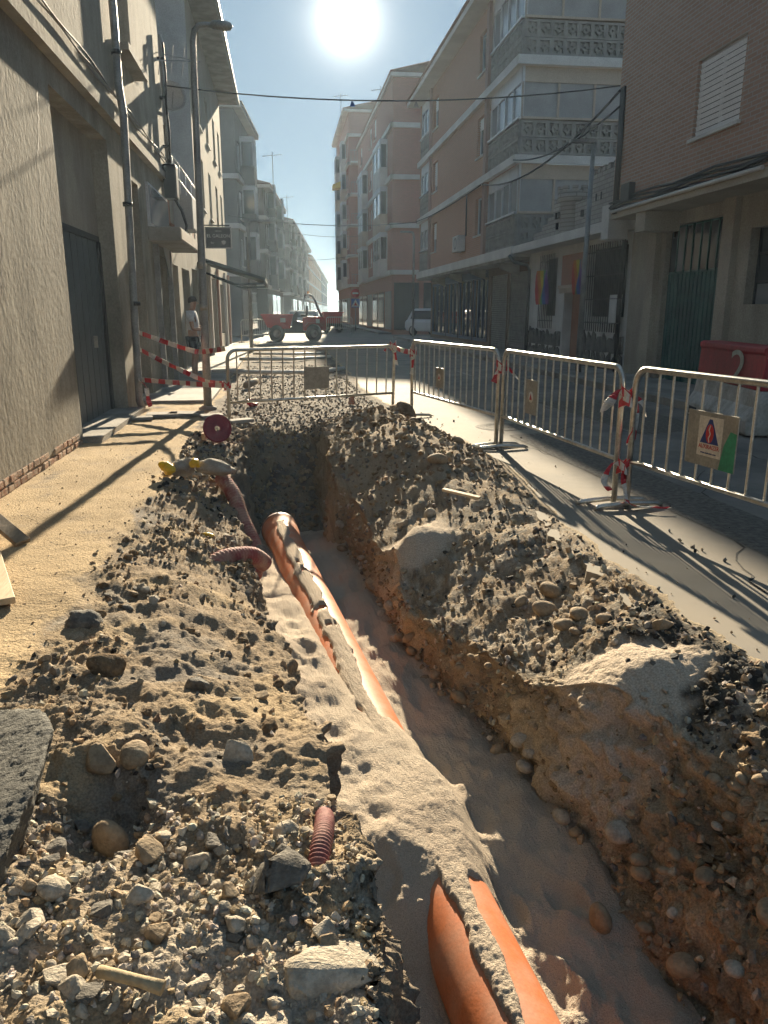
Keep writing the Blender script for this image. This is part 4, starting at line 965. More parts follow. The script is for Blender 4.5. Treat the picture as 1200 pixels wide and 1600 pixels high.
# ---------------------------------------------------------------- farther right buildings
def fac_block(name, label, f, s0, s1, ztop, levels, mat, wins, band=True, cat='apartment block', depth=9.0, endx=None, end_wins=(), bays=(), roofmat=None, shop=True, bandmat=None, eo=.5):
    """a street block: facade f from s0 to s1, end wall towards the camera at s0, floors at levels"""
    c = f.p((s0+s1)/2, 0, -.5); root = thing(name, label, cat, (c.x, c.y, 0))
    ops = [(a, b, z0, z1, .15) for (a, b, z0, z1) in wins]
    m = MB(); f.wall(m, s0, s1, 0, ztop, ops); 
    m.add([f.p(s1,0,0), f.p(s1,0,-depth), f.p(s1,ztop,-depth), f.p(s1,ztop,0)], [(0,1,2,3)]); m.build('street_wall', mat, root)
    fe = Fac((f.p(s0,0,-depth).x, f.p(s0,0,-depth).y), f.n[:2], (-f.d)[:2])
    m = MB(); fe.wall(m, 0, depth, 0, ztop, [(a, b, z0, z1, .15) for (a, b, z0, z1) in end_wins]); m.build('end_wall', mat, root)
    for i, (a, b, z0, z1) in enumerate(wins): window(f, root, a, b, z0, z1, dep=.12, mull=1, shut=(0,.5,.25,.8)[(i*7) % 4], glass=('glass','glass2')[i % 2], fw=.07)
    for i, (a, b, z0, z1) in enumerate(end_wins): window(fe, root, a, b, z0, z1, dep=.12, mull=1, shut=(.3,.0,.6)[i % 3], glass=('glass2','glass')[i % 2], fw=.07)
    if band:
        for z in levels:
            m = MB(); f.box(m, s0-.15, s1+.02, z-.14, z+.14, -.02, .16); fe.box(m, 0, depth+.16, z-.137, z+.137, -.02, .15); m.build('floor_band', bandmat or M['band'], root)
    for (a, b, e, zz) in bays:
        for z in zz:
            m = MB(); f.box(m, a, b, z-.15, z+.95, .0, e); by = m.build('bay_balcony', (M['band'] if int(z) % 2 else M['beige']) if f.o.x > 0 else M['dgrey'], root)
            m = MB(); f.box(m, a, b, z+2.3, z+2.6, .0, e); 
            for q in (a, (a+b)/2-.04, b-.08): f.box(m, q, q+.08, z+.95, z+2.3, e-.08, e)
            f.box(m, a, a+.08, z+.95, z+2.3, .0, .08)
            m.build('bay_frame', M['white_alu'], by)
            m = MB(); f.box(m, a+.03, b-.03, z+.95, z+2.3, .05, e-.05); m.build('bay_glass', M['glass'], by)
    m = MB(); f.box(m, s0-.3, s1+.1, ztop, ztop+.2, -depth, eo); rf = m.build('eave', bandmat or M['band'], root)
    m = MB(); v = [f.p(s0-.35,ztop+.2,eo+.05), f.p(s1+.1,ztop+.2,eo+.05), f.p(s1+.1,ztop+1.3,-depth/2), f.p(s0-.35,ztop+1.3,-depth/2), f.p(s0-.35,ztop+.28,eo+.05), f.p(s1+.1,ztop+.28,eo+.05), f.p(s1+.1,ztop+1.4,-depth/2), f.p(s0-.35,ztop+1.4,-depth/2)]
    m.hexa(v); m.build('roof', roofmat or M['tile'], root)
    if shop:
        n = max(2, int((s1-s0)/3.2)); wd = (s1-s0)/n
        for i in range(n):
            m = MB(); f.box(m, s0+i*wd+.3, s0+(i+1)*wd-.3, .3, 2.7, .01, .05); m.build('shopfront', M['glass'] if i % 3 else M['grey_metal'], root)
    return root, fe
F3 = Fac((7.0, 0), (0, 1), (-1, 0))
LV3 = (3.83, 6.6, 9.4, 12.3)
w3 = [(s, s+1.2, z+.9, z+2.3) for z in LV3 for s in (58.6, 61.5, 68.5)]
e3 = [(5.4, 6.4, z+.9, z+2.2) for z in LV3]
b4, fe4 = fac_block('pink_corner_apartments', 'pink brick apartment building with white bands and glazed bays beyond the side street', F3, 50.2, 72, 14.9, LV3, M['brick3'], w3, end_wins=e3, bays=((52.6,56.6,.5,LV3[:3]),(64.2,67.4,.5,LV3[:3])), eo=.15)
m = MB(); fe4.box(m, 7.3, 8.9, .3, 3.2, .01, .06); fe4.box(m, 5.2, 7.0, .3, 3.2, .01, .06); m.build('corner_shopfront', M['glass'], b4)
m = MB(); fe4.box(m, 3.0, 3.6, 5.2, 6.2, .01, .25); m.build('meter_cabinet', M['white'], b4)
m = MB(); m.cyl(fe4.p(3.4,0,.08), fe4.p(3.4,5.2,.08), .05, 8); m.build('riser_pipe', M['white'], b4)
F4 = Fac((6.85, 0), (0, 1), (-1, 0)); LV4 = (3.9, 6.7, 9.5, 12.3, 15.1, 17.6)
w4 = [(s, s+1.3, z+.8, z+2.2) for z in LV4[:-1] for s in (81, 85, 89, 93)]
e4 = [(6.6, 7.8, z+.8, z+2.2) for z in LV4[:-1]]
b5, fe5 = fac_block('tall_far_apartments', 'tall dark pink apartment block with stacked balconies farther down on the right', F4, 79.5, 96, 19.6, LV4, M['brick3'], w4, end_wins=e4, bays=((82.6,84.6,.5,LV4[:-1]),(90.6,92.6,.5,LV4[:-1])))
for z in LV4[:-1]:
    m = MB(); fe5.box(m, 6.3, 8.9, z-.1, z+.08, 0, 1.0); bl = m.build('balcony', M['band'], b5)
    m = MB()
    for i in range(9): fe5.box(m, 6.3+i*.32, 6.33+i*.32, z+.08, z+1.0, .95, .98)
    fe5.box(m, 6.3, 8.9, z+1.0, z+1.05, .93, 1.0); m.build('railing', M['grey_metal'], bl)
m = MB(); v = [Vector((6.4,84,14.2)), Vector((5.6,84,13.9)), Vector((5.6,84,13.5)), Vector((6.6,84,13.6))]; m.prism(v, (0,0,0), (0,1.6,0)); m.build('yellow_awning', M['yellow'], b5)
F5 = Fac((7.6, 0), (.02, 1), (-1, .02)); LV5 = (3.9, 6.7, 9.5)
w5 = [(s, s+1.4, z+.8, z+2.2) for z in LV5 for s in (104, 109, 114, 119)]
fac_block('last_right_apartments', 'low brown apartment block at the far right end of the street', F5, 101, 124, 12.6, LV5, M['brick4'], w5, bays=((106.5,108.5,.9,LV5),(116.5,118.5,.9,LV5)))

# ---------------------------------------------------------------- far left row, where the street bends right
FB = Fac((-1.6, 52.6), (.0799, .9968), (.9968, -.0799))
LB2 = (3.6, 6.3, 9.0)
FBa = Fac((-2.35, 48.6), (.0799, .9968), (.9968, -.0799))
wB = [(s, s+1.3, z+.5, z+2.1) for z in LB2 for s in (1.0, 4.0)]
eB = [(5.6, 7.9, z+.5, z+2.2) for z in LB2]
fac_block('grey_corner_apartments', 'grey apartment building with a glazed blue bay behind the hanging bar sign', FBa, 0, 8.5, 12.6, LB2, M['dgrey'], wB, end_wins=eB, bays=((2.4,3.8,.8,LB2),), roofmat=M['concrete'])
LB3 = (3.2, 5.7, 8.0)
wB = [(s, s+1.2, z+.6, z+2.0) for z in LB3 for s in (8.5, 11, 13.5, 16, 18.5, 20.6)]; eB = [(6.3, 8.1, z+.6, z+2.0) for z in LB3]
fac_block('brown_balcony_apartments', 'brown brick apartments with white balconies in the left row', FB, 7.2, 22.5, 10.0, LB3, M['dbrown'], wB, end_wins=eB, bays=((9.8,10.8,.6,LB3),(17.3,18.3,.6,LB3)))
wB = [(s, s+1.5, z+.6, z+2.0) for z in LB3 for s in (34, 39, 44, 49, 54, 59, 64, 69)]; eB = [(6.3, 8.1, z+.6, z+2.0) for z in LB3]
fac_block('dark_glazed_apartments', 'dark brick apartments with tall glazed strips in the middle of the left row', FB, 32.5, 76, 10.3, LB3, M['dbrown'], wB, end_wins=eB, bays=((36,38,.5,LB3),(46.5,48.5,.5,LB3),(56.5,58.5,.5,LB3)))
wB = [(s, s+2, z+.6, z+2.1) for z in LB3 for s in (82, 92, 102, 112, 122, 132)]
fac_block('orange_apartments', 'orange rendered apartments in the far left row', FB, 78, 142, 9.8, LB3, M['orange_r'], wB, end_wins=[(6.3,8.1,z+.6,z+2) for z in LB3])
wB = [(s, s+3, z+.6, z+2.1) for z in LB3 for s in (148, 160, 172, 184, 196)]
fac_block('last_left_apartments', 'pale grey apartments at the far end of the left row', FB, 144, 206, 9.9, LB3, M['dgrey'], wB, end_wins=[(6.3,8.1,z+.6,z+2) for z in LB3])
hl = MB(); v = []
for i in range(25):
    x = -60+i*16; v.append((x, 900, -.2)); 
for i in range(25):
    x = -60+i*16; v.append((x, 900+20, 9+6*math.sin(i*.7)+3*math.sin(i*2.1)))
for i in range(25):
    x = -60+i*16; v.append((x, 1010, -.2))
hl.add(v, [(i,i+1,26+i,25+i) for i in range(24)]+[(25+i,26+i,51+i,50+i) for i in range(24)])
M['hill'] = pm('hill_scrub', (.09,.1,.06), (.06,.075,.045), .05, .95)
tag(hl.build('hills', M['hill']), 'low wooded hills at the end of the street', kind='structure')

# ================================================================== STREET OBJECTS
# ---- street lamp by the left pavement
lp = thing('street_lamp', 'grey steel street lamp with a short horizontal arm on the left pavement', 'street lamp', (-1.19, 12.3, 0))
m = MB(); P_ = [(-1.19,12.3,-.02),(-1.17,12.3,1.2),(-1.12,12.3,4.6),(-1.105,12.3,5.15),(-1.08,12.3,5.27),(-1.02,12.3,5.33),(-.93,12.3,5.345),(-.84,12.3,5.345)]
m.tube(P_, [.064,.059,.046,.042,.041,.04,.039,.038], 14); m.build('pole', M['grey_metal'], lp)
m = MB(); m.tube([(-.86,12.3,5.345),(-.82,12.3,5.35),(-.66,12.3,5.345),(-.58,12.3,5.34),(-.55,12.3,5.34)], [.03,.06,.068,.05,.01], 12); m.build('lamp_head', M['grey_metal'], lp)
m = MB(); m.lathe((-1.19,12.3,0), (0,0,1), [(-.02,.14),(.03,.14),(.05,.1),(.06,.085)], 16); m.build('base_collar', M['concrete'], lp)
for z in (1.55, 2.15):
    m = MB(); m.lathe((-1.168,12.3,z), (0,0,1), [(-.05,.057),(-.05,.061),(.05,.061),(.05,.057)], 14); m.build('sticker_band', M['plate'], lp)
# ---- other poles
pl = thing('street_lamp', 'thin grey lamp pole beyond the end barrier on the left pavement', 'street lamp', (-1.15, 29.6, 0))
m = MB(); m.tube([(-1.15,29.6,0),(-1.1,29.6,3.8),(-1.08,29.6,4.5),(-1.0,29.6,4.6),(-.7,29.6,4.6)], [.075,.06,.05,.045,.04], 10); m.build('pole', M['grey_metal'], pl)
m = MB(); m.box((-.75,29.52,4.55), (-.3,29.68,4.64)); m.build('lamp_head', M['grey_metal'], pl)
pl = thing('street_lamp', 'tall thin lamp pole with a flat head in front of the castle bar', 'street lamp', (6.75, 17.3, .12))
m = MB(); m.tube([(6.75,17.3,.1),(6.75,17.3,2.2),(6.78,17.3,5.0)], [.075,.06,.045], 10); m.build('pole', M['grey_metal'], pl)
m = MB(); m.box((6.25,17.22,4.98), (6.82,17.38,5.04)); m.build('lamp_head', M['grey_metal'], pl)
pl = thing('street_lamp', 'lamp pole with a bent arm in front of the side street on the right', 'street lamp', (6.9, 41.5, .12))
m = MB(); m.tube([(6.9,41.5,.1),(6.9,41.5,5.2),(6.85,41.5,5.38),(6.6,41.5,5.42)], .06, 10); m.build('pole', M['grey_metal'], pl)
m = MB(); m.box((6.2,41.42,5.38), (6.62,41.58,5.46)); m.build('lamp_head', M['grey_metal'], pl)

# ---- crowd barriers
BL = 2.5
def barrier(label, a, b, plate=None, tilt=0.0, nb=15, z0=0.0):
    a = Vector((*a, z0)); b = Vector((*b, z0)); d = b-a; L = d.length; rz = math.atan2(d.y, d.x)
    r = thing('crowd_barrier', label, 'barrier', a, 'steel crowd barriers round the works', rz); r.rotation_euler = (tilt, 0, rz)
    H_ = 1.08; cr = .13; p = [(0,0,.0),(0,0,H_-cr)]
    for i in range(1, 7):
        t = i/6*math.pi/2; p.append((cr-cr*math.cos(t), 0, H_-cr+cr*math.sin(t)))
    q = [(L-x, y, z) for x, y, z in reversed(p)]
    m = MB(); m.tube(p+q, .0235, 10); m.build('frame', M['galv'], r, True)
    m = MB(); m.tube([(.015,0,.37),(L-.015,0,.37)], .019, 8); m.build('bottom_rail', M['galv'], r, True)
    b0 = None
    for i in range(nb):
        x = .13+(L-.26)*i/(nb-1)
        if b0 is None:
            m = MB(); m.tube([(0,0,.375),(0,0,H_-.005)], .0105, 6, caps=False); b0 = m.build('bar', M['galv'], r, True); o = b0
        else: o = b0.copy(); col.objects.link(o); o.parent = r
        o.location = (x, 0, 0)
    for x in (.03, L-.03):
        m = MB(); m.tube([(x,-.3,.012),(x,-.26,.03),(x,0,.045),(x,.26,.03),(x,.3,.012)], [.016,.02,.022,.02,.016], 8); m.build('foot', M['galv'], r, True)
    if plate:
        x0, x1, za, zb = plate
        m = MB(); m.box((x0,-.028,za), (x1,-.018,zb)); bevel(m.build('plate', M['plate'], r, True), .004)
    return r, L
bA, LA = barrier('steel crowd barrier with a blank plate closing the far end of the trench', (-.77,10.85), (1.66,11.85), (1.12,1.52,.5,.82), tilt=.05, z0=-.1)
bB, LB_ = barrier('steel crowd barrier at the far end of the row beside the road', (1.82,11.0), (2.35,8.36), (.95,1.2,.52,.78))
bC, LC = barrier('steel crowd barrier in the middle of the row beside the road', (2.38,8.26), (2.58,5.68), (.72,1.0,.5,.84))
bD, LD = barrier('nearest steel crowd barrier with the blue and red triangle plate', (2.64,5.58), (3.02,3.1), None)
# emblem plates (local x along, y = towards the trench is negative)
def badge(r, cx, cz, s):
    m = MB(); m.lathe((cx,-.0285,cz), (0,-1,0), [(0,0),(.002,.0),(.002,s),(0,s)], 20); m.build('badge', M['sticker'], r, True)
    m = MB(); m.add([(cx-s*.6,-.032,cz-s*.5),(cx+s*.6,-.032,cz-s*.5),(cx,-.032,cz+s*.7)], [(0,1,2)]); m.build('badge_triangle', M['redp'], r, True)
badge(bB, 1.075, .66, .045); badge(bC, .86, .67, .055)
m = MB(); m.box((.68,-.03,.50), (1.16,-.019,.86)); pD = m.build('plate', M['plate'], bD, True); bevel(pD, .004)
m = MB(); m.add([(1.02,-.0315,.502),(1.158,-.0315,.502),(1.158,-.0315,.75),(1.10,-.0315,.76),(1.05,-.0315,.66)], [(0,1,2,3,4)]); m.build('paint_mark', M['greenp'], bD, True)
m = MB(); m.box((.80,-.033,.57), (1.03,-.031,.83)); m.build('sticker', M['sticker'], bD, True)
m = MB(); m.add([(.825,-.0345,.655),(1.005,-.0345,.655),(.93,-.0345,.815),(.90,-.0345,.815)], [(0,1,2,3)]); m.build('triangle_emblem', M['navy'], bD, True)
m = MB(); m.lathe((.915,-.0355,.715), (0,-1,0), [(0,0),(.0005,0),(.0005,.001)], 20)
n_ = 24; v = [(.915+.038*math.cos(2*math.pi*i/n_), -.036, .722+.062*math.sin(2*math.pi*i/n_)) for i in range(n_)]; m.add(v, [tuple(range(n_))]); m.build('oval_emblem', M['redp'], bD, True)
m = MB(); m.tube([(.918,-.037,.775),(.908,-.037,.745),(.922,-.037,.72),(.908,-.037,.69),(.916,-.037,.665)], .004, 5); m.build('squiggle_emblem', M['sticker'], bD, True)
def text_mesh(txt, size, loc, rot, mat, parent, name='lettering', local=True, sx=1.0):
    cu = bpy.data.curves.new('t', 'FONT'); cu.body = txt; cu.size = size; cu.align_x = 'CENTER'; cu.align_y = 'CENTER'; cu.extrude = .001
    t = bpy.data.objects.new('t', cu); col.objects.link(t)
    bpy.context.view_layer.update(); me = bpy.data.meshes.new_from_object(t); bpy.data.objects.remove(t)
    me.materials.clear(); me.materials.append(mat)
    o = bpy.data.objects.new(name, me); col.objects.link(o); o.parent = parent; o.rotation_euler = rot; o.scale = (sx, 1, 1)
    o.location = Vector(loc) if local else Vector(loc)-ORG.get(parent.name, Vector((0,0,0)))
    return o
text_mesh('AUXIRAIZER', .040, (.915,-.0345,.632), (R(90),0,0), M['redp'], bD, sx=.88)
text_mesh('www.auxiraizer.com', .018, (.915,-.0345,.592), (R(90),0,0), M['navy'], bD)
text_mesh('EL GALEON', .115, (-1.6,21.992,3.41), (R(90),0,0), M['signw'], bs, local=False)
text_mesh('MESON', .05, (-1.6,21.992,3.53), (R(90),0,0), M['signw'], bs, local=False)
text_mesh('Bar', .07, (-1.76,21.992,3.24), (R(90),0,0), M['signw'], bs, local=False)
# barriers farther off
barrier('distant steel crowd barrier left of the red dumper', (-1.9,37.5), (-.55,38.6), None, nb=12)
barrier('distant steel crowd barrier in front of the red skip', (2.9,52.0), (4.6,52.3), None, nb=12)

# ---- warning tape
def tape(label, pts, wd=.07, seg=.16, drop=0.0, twist=0.0, group=None, name='warning_tape'):
    P = [Vector(p) for p in pts]; L = [0]
    for i in range(1, len(P)): L.append(L[-1]+(P[i]-P[i-1]).length)
    n = max(4, int(L[-1]/.04)); Q = []
    for k in range(n+1):
        d = L[-1]*k/n; i = max(j for j in range(len(L)) if L[j] <= d+1e-9); i = min(i, len(P)-2)
        t = (d-L[i])/max(1e-6, L[i+1]-L[i]); Q.append(P[i].lerp(P[i+1], t)-Vector((0,0,drop*4*(k/n)*(1-k/n))))
    m = MB()
    for k in range(n):
        a, b = Q[k], Q[k+1]; dr = (b-a).normalized()
        def side(kk):
            th = twist*math.sin(kk*.35)+.25*math.sin(kk*.9)*min(1, twist+.2)
            u = Vector((0,0,1))-dr*dr.z; 
            u = u.normalized() if u.length > .2 else Vector((1,0,0)); v = dr.cross(u); return (u*math.cos(th)+v*math.sin(th))*wd/2
        s0, s1 = side(k), side(k+1); mi = 1 if int(L[-1]*(k+.5)/n/seg) % 2 else 0
        m.add([a-s0, b-s1, b+s1, a+s0], [(0,1,2,3)], mi)
    o = m.build(name, [M['tape_w'], M['tape_r']]); o.modifiers.new('s', 'SOLIDIFY').thickness = .003
    return tag(o, label, 'tape', group)
A0 = (-2.28, 12.55); BA = (-.77, 10.85)
tape('upper strand of red and white warning tape from the house wall past the lamp post', [(-2.27,12.6,1.20),(-1.3,12.05,.95),(-.78,10.9,1.0)], drop=.05, twist=.3)
tape('slanting middle strand of red and white warning tape left of the lamp post', [(-2.27,12.6,.95),(-1.1,11.5,.52),(-.77,10.86,.52)], drop=.03, twist=.35)
tape('low level strand of red and white warning tape across the left pavement', [(-2.25,12.5,.46),(-1.5,11.8,.47),(-.76,10.84,.5)], drop=.01, twist=.1)
tape('loose tape end hanging at the foot of the house wall', [(-2.2,12.3,.46),(-2.05,12.0,.40),(-2.03,11.98,.2),(-2.0,11.95,.1)], twist=.9)
def knot(label, c, tails, s=1.0):
    r = thing('tape_knot', label, 'tape', c, 'knots of warning tape on the barriers'); c = Vector(c)
    random.seed(int(c.x*100+c.y*10))
    m = MB(); n = 14
    for lay in range(3):       # the tape wound round the posts, slightly crumpled
        zc = (lay-1)*.03*s; ring = []
        for i in range(n+1):
            a = 2*math.pi*(i % n)/n; rr = .042*s*(1+.25*math.sin(3*a+lay*2)); wv_ = .028*s*(1+.3*math.sin(2*a+lay))
            q = c+Vector((rr*math.cos(a), rr*math.sin(a), zc+.02*s*math.sin(a*2+lay))); ring.append((q-Vector((0,0,wv_)), q+Vector((.006*math.sin(i*2.1),.006*math.cos(i*1.7),wv_))))
        for i in range(n): m.add([ring[i][0], ring[i+1][0], ring[i+1][1], ring[i][1]], [(0,1,2,3)], 1 if ((i+lay*4)//5) % 2 else 0)
    m.build('wrap', [M['tape_w'], M['tape_r']], r)
    for ti, tl in enumerate(tails):
        m = MB(); p = [c]+[c+Vector(q) for q in tl]; Q = []
        for i in range(len(p)-1):
            a_ = p[max(i-1,0)]; b_ = p[i]; c_ = p[i+1]; d_ = p[min(i+2,len(p)-1)]
            for h_ in range(6):
                t = h_/6; Q.append(.5*((2*b_)+(c_-a_)*t+(2*a_-5*b_+4*c_-d_)*t*t+(3*b_-a_-3*c_+d_)*t**3))
        Q.append(p[-1]); dist = 0
        for i in range(len(Q)-1):
            a, b = Q[i], Q[i+1]; dist += (b-a).length
            def sd(k): an = .5*math.sin(k*.55+ti)+ti*.4; return Vector((math.cos(an)*.85, math.sin(an)*.6, .35*math.sin(k*.4))).normalized()*.034*s*(.7+.3*math.sin(k*.5+1))
            m.add([a-sd(i), b-sd(i+1), b+sd(i+1), a+sd(i)], [(0,1,2,3)], 1 if int(dist/.11+ti*.5) % 2 else 0, True)
        o = m.build('loose_end', [M['tape_w'], M['tape_r']], r); o.modifiers.new('s', 'SOLIDIFY').thickness = .003
    return r
knot('big red and white tape knot where the nearest two barriers meet', (2.61,5.63,.86), [[(-.08,-.02,.06),(-.16,-.05,-.02),(-.22,-.06,-.1)], [(.06,-.03,-.1),(.05,-.05,-.24),(.02,-.04,-.36)], [(.1,-.02,-.04),(.14,-.03,-.14)]], 1.3)
knot('red and white tape rag round the barrier feet nearest the camera', (2.60,5.6,.33), [[(-.1,-.03,.03),(-.17,-.05,-.1),(-.12,-.06,-.18)], [(.0,-.05,-.16),(.03,-.12,-.28),(.2,-.2,-.29),(.3,-.22,-.29)]], 1.0)
knot('red and white tape knot where the middle and far barriers meet', (2.365,8.3,.9), [[(-.06,-.02,-.06),(-.09,-.04,-.16)], [(.08,-.02,-.02),(.17,-.03,-.12)]], 1.3)
knot('small tape knot on the right post of the trench end barrier', (1.66,11.8,.98), [[(.03,-.03,-.12),(.05,-.04,-.28)], [(-.1,-.02,-.03),(-.14,-.02,-.08)]], 1.0)
knot('small tape knot on the first post of the roadside barriers', (1.83,10.97,.92), [[(-.01,-.03,-.15),(-.03,-.05,-.3)]], 1.0)
knot('red tape knot on the left post of the trench end barrier', (-.77,10.83,.5), [[(-.06,-.03,-.02)]], 1.0)
tape('short tape strand between the end barrier and the roadside barriers', [(1.66,11.8,.97),(1.83,10.97,.93)], drop=.02, twist=.3)

# ---- red and white water-filled barrier on the road
nj = thing('road_barrier', 'bulky red and white plastic road barrier behind the nearest crowd barrier', 'road barrier', (5.75, 9.6, 0))
dv = Vector((5.62-6.08, 8.3-10.9, 0)); Ln = dv.length; dv.normalize(); nv = Vector((dv.y, -dv.x, 0)); A_ = Vector((6.2, 10.75, 0))
if nv.x > 0: nv = -nv
def njp(s, e, z): q = A_+dv*s+nv*e; return Vector((q.x, q.y, z))
def njsec(prof, s0, s1): 
    m = MB(); m.prism([njp(0, e, z) for e, z in prof], dv*s0, dv*s1); return m
m = njsec([(-.28,.02),(.28,.02),(.3,.06),(.3,.2),(.2,.36),(.17,.56),(-.17,.56),(-.2,.36),(-.3,.2),(-.3,.06)], 0, Ln-.45); o = m.build('white_base', M['nj_white'], nj); bevel(o, .02)
m = njsec([(-.168,.56),(.168,.56),(.15,.98),(.17,1.0),(.17,1.06),(.13,1.08),(-.13,1.08),(-.17,1.06),(-.17,1.0),(-.15,.98)], .0, Ln-.45); o = m.build('red_top', M['nj_red'], nj); bevel(o, .012)
for s in (.2, .95, 1.62):
    m = MB(); m.prism([njp(0,.165,.66), njp(0,.152,.93), njp(0,.12,.92), njp(0,.12,.67)], dv*s, dv*(s+.5)); m.build('recess_rib', M['nj_red'], nj)
    m = MB(); m.prism([njp(0,.30,.06), njp(0,.31,.06), njp(0,.31,.16), njp(0,.30,.16)], dv*s, dv*(s+.28)); m.build('fork_slot', M['dark'], nj)
m = MB(); rz = math.atan2(dv.y, dv.x)
o = text_mesh('2', .62, njp(1.45, .178, .77), (R(90), 0, rz if False else math.atan2(dv.y, dv.x)), M['nj_white'], nj, 'painted_digit', local=False, sx=1.7)

# ---- overhead cables
def cable(label, a, b, sag, r=.02, n=24, mat='blackp', name='overhead_cable'):
    m = MB(); m.tube(sagging(a, b, sag, n), r, 6); return tag(m.build(name, M[mat]), label, 'cable')
cable('thick overhead cable crossing the street right under the sun', (-2.2,17.45,5.85), (6.95,16.5,5.9), .28, .014)
cable('overhead cable from the grey corner building across to the gallery apartments', (-2.3,38.5,5.75), (7.1,42,5.95), .3, .018)
cable('thin overhead cable lower down the street across the far houses', (-.9,62,7.6), (6.8,66,7.4), .35, .02)
cable('lowest thin overhead cable far down the street', (-.5,66,5.6), (6.8,70,6.2), .3, .02)
cable('thick black cable sagging from the brick house corner to the gallery apartments', (6.93,16.45,5.8), (7.1,28.2,5.75), .55, .026)
cable('second thin black cable from the brick house corner to the gallery corner', (6.93,16.4,5.5), (7.1,24.5,5.9), .3, .02)
cable('black cable running along the white band of the gallery apartments', (7.06,28.3,5.75), (7.06,41.9,5.95), .12, .02)
for i, (t, lab, mt, c) in enumerate(((.41,'tiny blue rag hanging on the cable left of the sun','signblue',0),(.55,'tiny grey triangular hanger on the cable under the sun','greyp',0))):
    q = Vector((-2.2,17.45,5.85)).lerp(Vector((6.95,16.5,5.9)), t)-Vector((0,0,.28*4*t*(1-t)+.02)); m = MB()
    m.prism([q+Vector((-.02,0,0)), q+Vector((.02,0,0)), q+Vector((.06,0,-.09)), q+Vector((-.05,0,-.09))], (0,0,0), (0,.03,0)); tag(m.build('cable_rag', M[mt]), lab, 'rag')

# ---- traffic signs
sg = thing('traffic_sign', 'no entry sign above a roadworks triangle on one post at the far right corner', 'traffic sign', (5.55, 60, 0))
m = MB(); m.cyl((5.55,60,0), (5.55,60,3.0), .045, 8); m.build('post', M['grey_metal'], sg)
m = MB(); m.lathe((5.55,59.93,2.75), (0,-1,0), [(0,0),(.02,0),(.02,.32),(0,.32)], 24); m.build('no_entry_disc', M['redp'], sg)
m = MB(); m.box((5.33,59.9,2.69), (5.77,59.909,2.81)); m.build('white_bar', M['white'], sg)
m = MB(); m.box((5.23,59.92,1.72), (5.87,59.95,2.36)); m.build('blue_panel', M['signblue'], sg)
m = MB(); m.prism([Vector((5.25,59.91,1.78)), Vector((5.85,59.91,1.78)), Vector((5.55,59.91,2.32))], (0,0,0), (0,.008,0)); m.build('triangle', M['white'], sg)
m = MB(); m.prism([Vector((5.42,59.9,1.86)), Vector((5.68,59.9,1.86)), Vector((5.55,59.9,2.1))], (0,0,0), (0,.008,0)); m.build('triangle_mark', M['redp'], sg)

# ---- site dumper
dm = thing('site_dumper', 'red articulated site dumper with a roll bar standing across the street', 'dumper', (.6, 39, 0))
def W_(c, r, wd, parent, nm='wheel'):
    m = MB(); m.lathe(c, (0,1,0), [(-wd/2,r*.45),(-wd/2,r*.88),(-wd*.36,r*.97),(-wd*.2,r),(wd*.2,r),(wd*.36,r*.97),(wd/2,r*.88),(wd/2,r*.45)], 26); t = m.build(nm, M['rubber'], parent)
    m = MB(); m.lathe(c, (0,1,0), [(-wd*.42,0),(-wd*.42,r*.2),(-wd*.3,r*.25),(-wd*.3,r*.42),(-wd*.48,r*.5),(wd*.48,r*.5),(wd*.3,r*.42),(wd*.3,0)], 18); m.build('rim', M['rim'], t)
    return t
dm.scale = (.9, 1, 1)
for x in (-.35, 1.62):
    for y in (38.35, 39.75): W_((x, y, .43), .43, .34, dm)
m = MB(); m.box((-.55,38.75,.42), (2.0,39.35,.72)); m.build('chassis', M['dark_metal'], dm)
m = MB(); pr_ = [(-1.15,1.28),(-.85,.72),(-.45,.62),(.35,.66),(.52,1.22),(.5,1.3)]
m.prism([Vector((x,38.2,z)) for x, z in pr_], (0,0,0), (0,1.6,0)); o = m.build('skip', M['red_paint'], dm); bevel(o, .03)
m = MB(); m.box((-1.17,38.17,1.26), (.54,38.24,1.33)); m.box((-1.17,39.78,1.26), (.54,39.85,1.33)); m.build('skip_rim', M['red_paint'], dm)
m = MB(); m.box((-.15,38.185,.95), (.12,38.199,1.15)); m.build('decal', M['white'], dm)
m = MB(); pr_ = [(1.05,.55),(1.05,1.15),(1.35,1.22),(2.1,1.2),(2.28,1.05),(2.3,.55)]; m.prism([Vector((x,38.5,z)) for x, z in pr_], (0,0,0), (0,1.1,0)); o = m.build('engine_cover', M['red_paint'], dm); bevel(o, .04)
m = MB(); m.box((1.75,38.49,.9), (1.95,38.499,1.1)); m.build('decal', M['white'], dm)
m = MB(); pr_ = [(.45,.5),(.5,1.25),(.72,1.45),(.8,1.42),(.75,1.0),(1.1,.95),(1.1,.5)]; m.prism([Vector((x,38.6,z)) for x, z in pr_], (0,0,0), (0,.9,0)); m.build('driver_console', M['dark_metal'], dm)
m = MB(); m.box((.95,38.75,1.2), (1.3,39.35,1.32)); m.box((1.25,38.75,1.3), (1.36,39.35,1.72)); m.build('seat', M['rubber'], dm)
m = MB(); m.lathe((.78,39.05,1.5), (-.5,0,.86), [(-.012,.17),(0,.185),(.012,.17),(0,.155),(-.012,.17)], 18); m.build('steering_wheel', M['rubber'], dm)
m = MB()
for y in (38.6, 39.5): m.tube([(2.1,y,1.2),(1.95,y,1.5),(1.75,y,1.95),(1.6,y,2.18),(1.4,y,2.25),(1.18,y,2.2)], .04, 8)
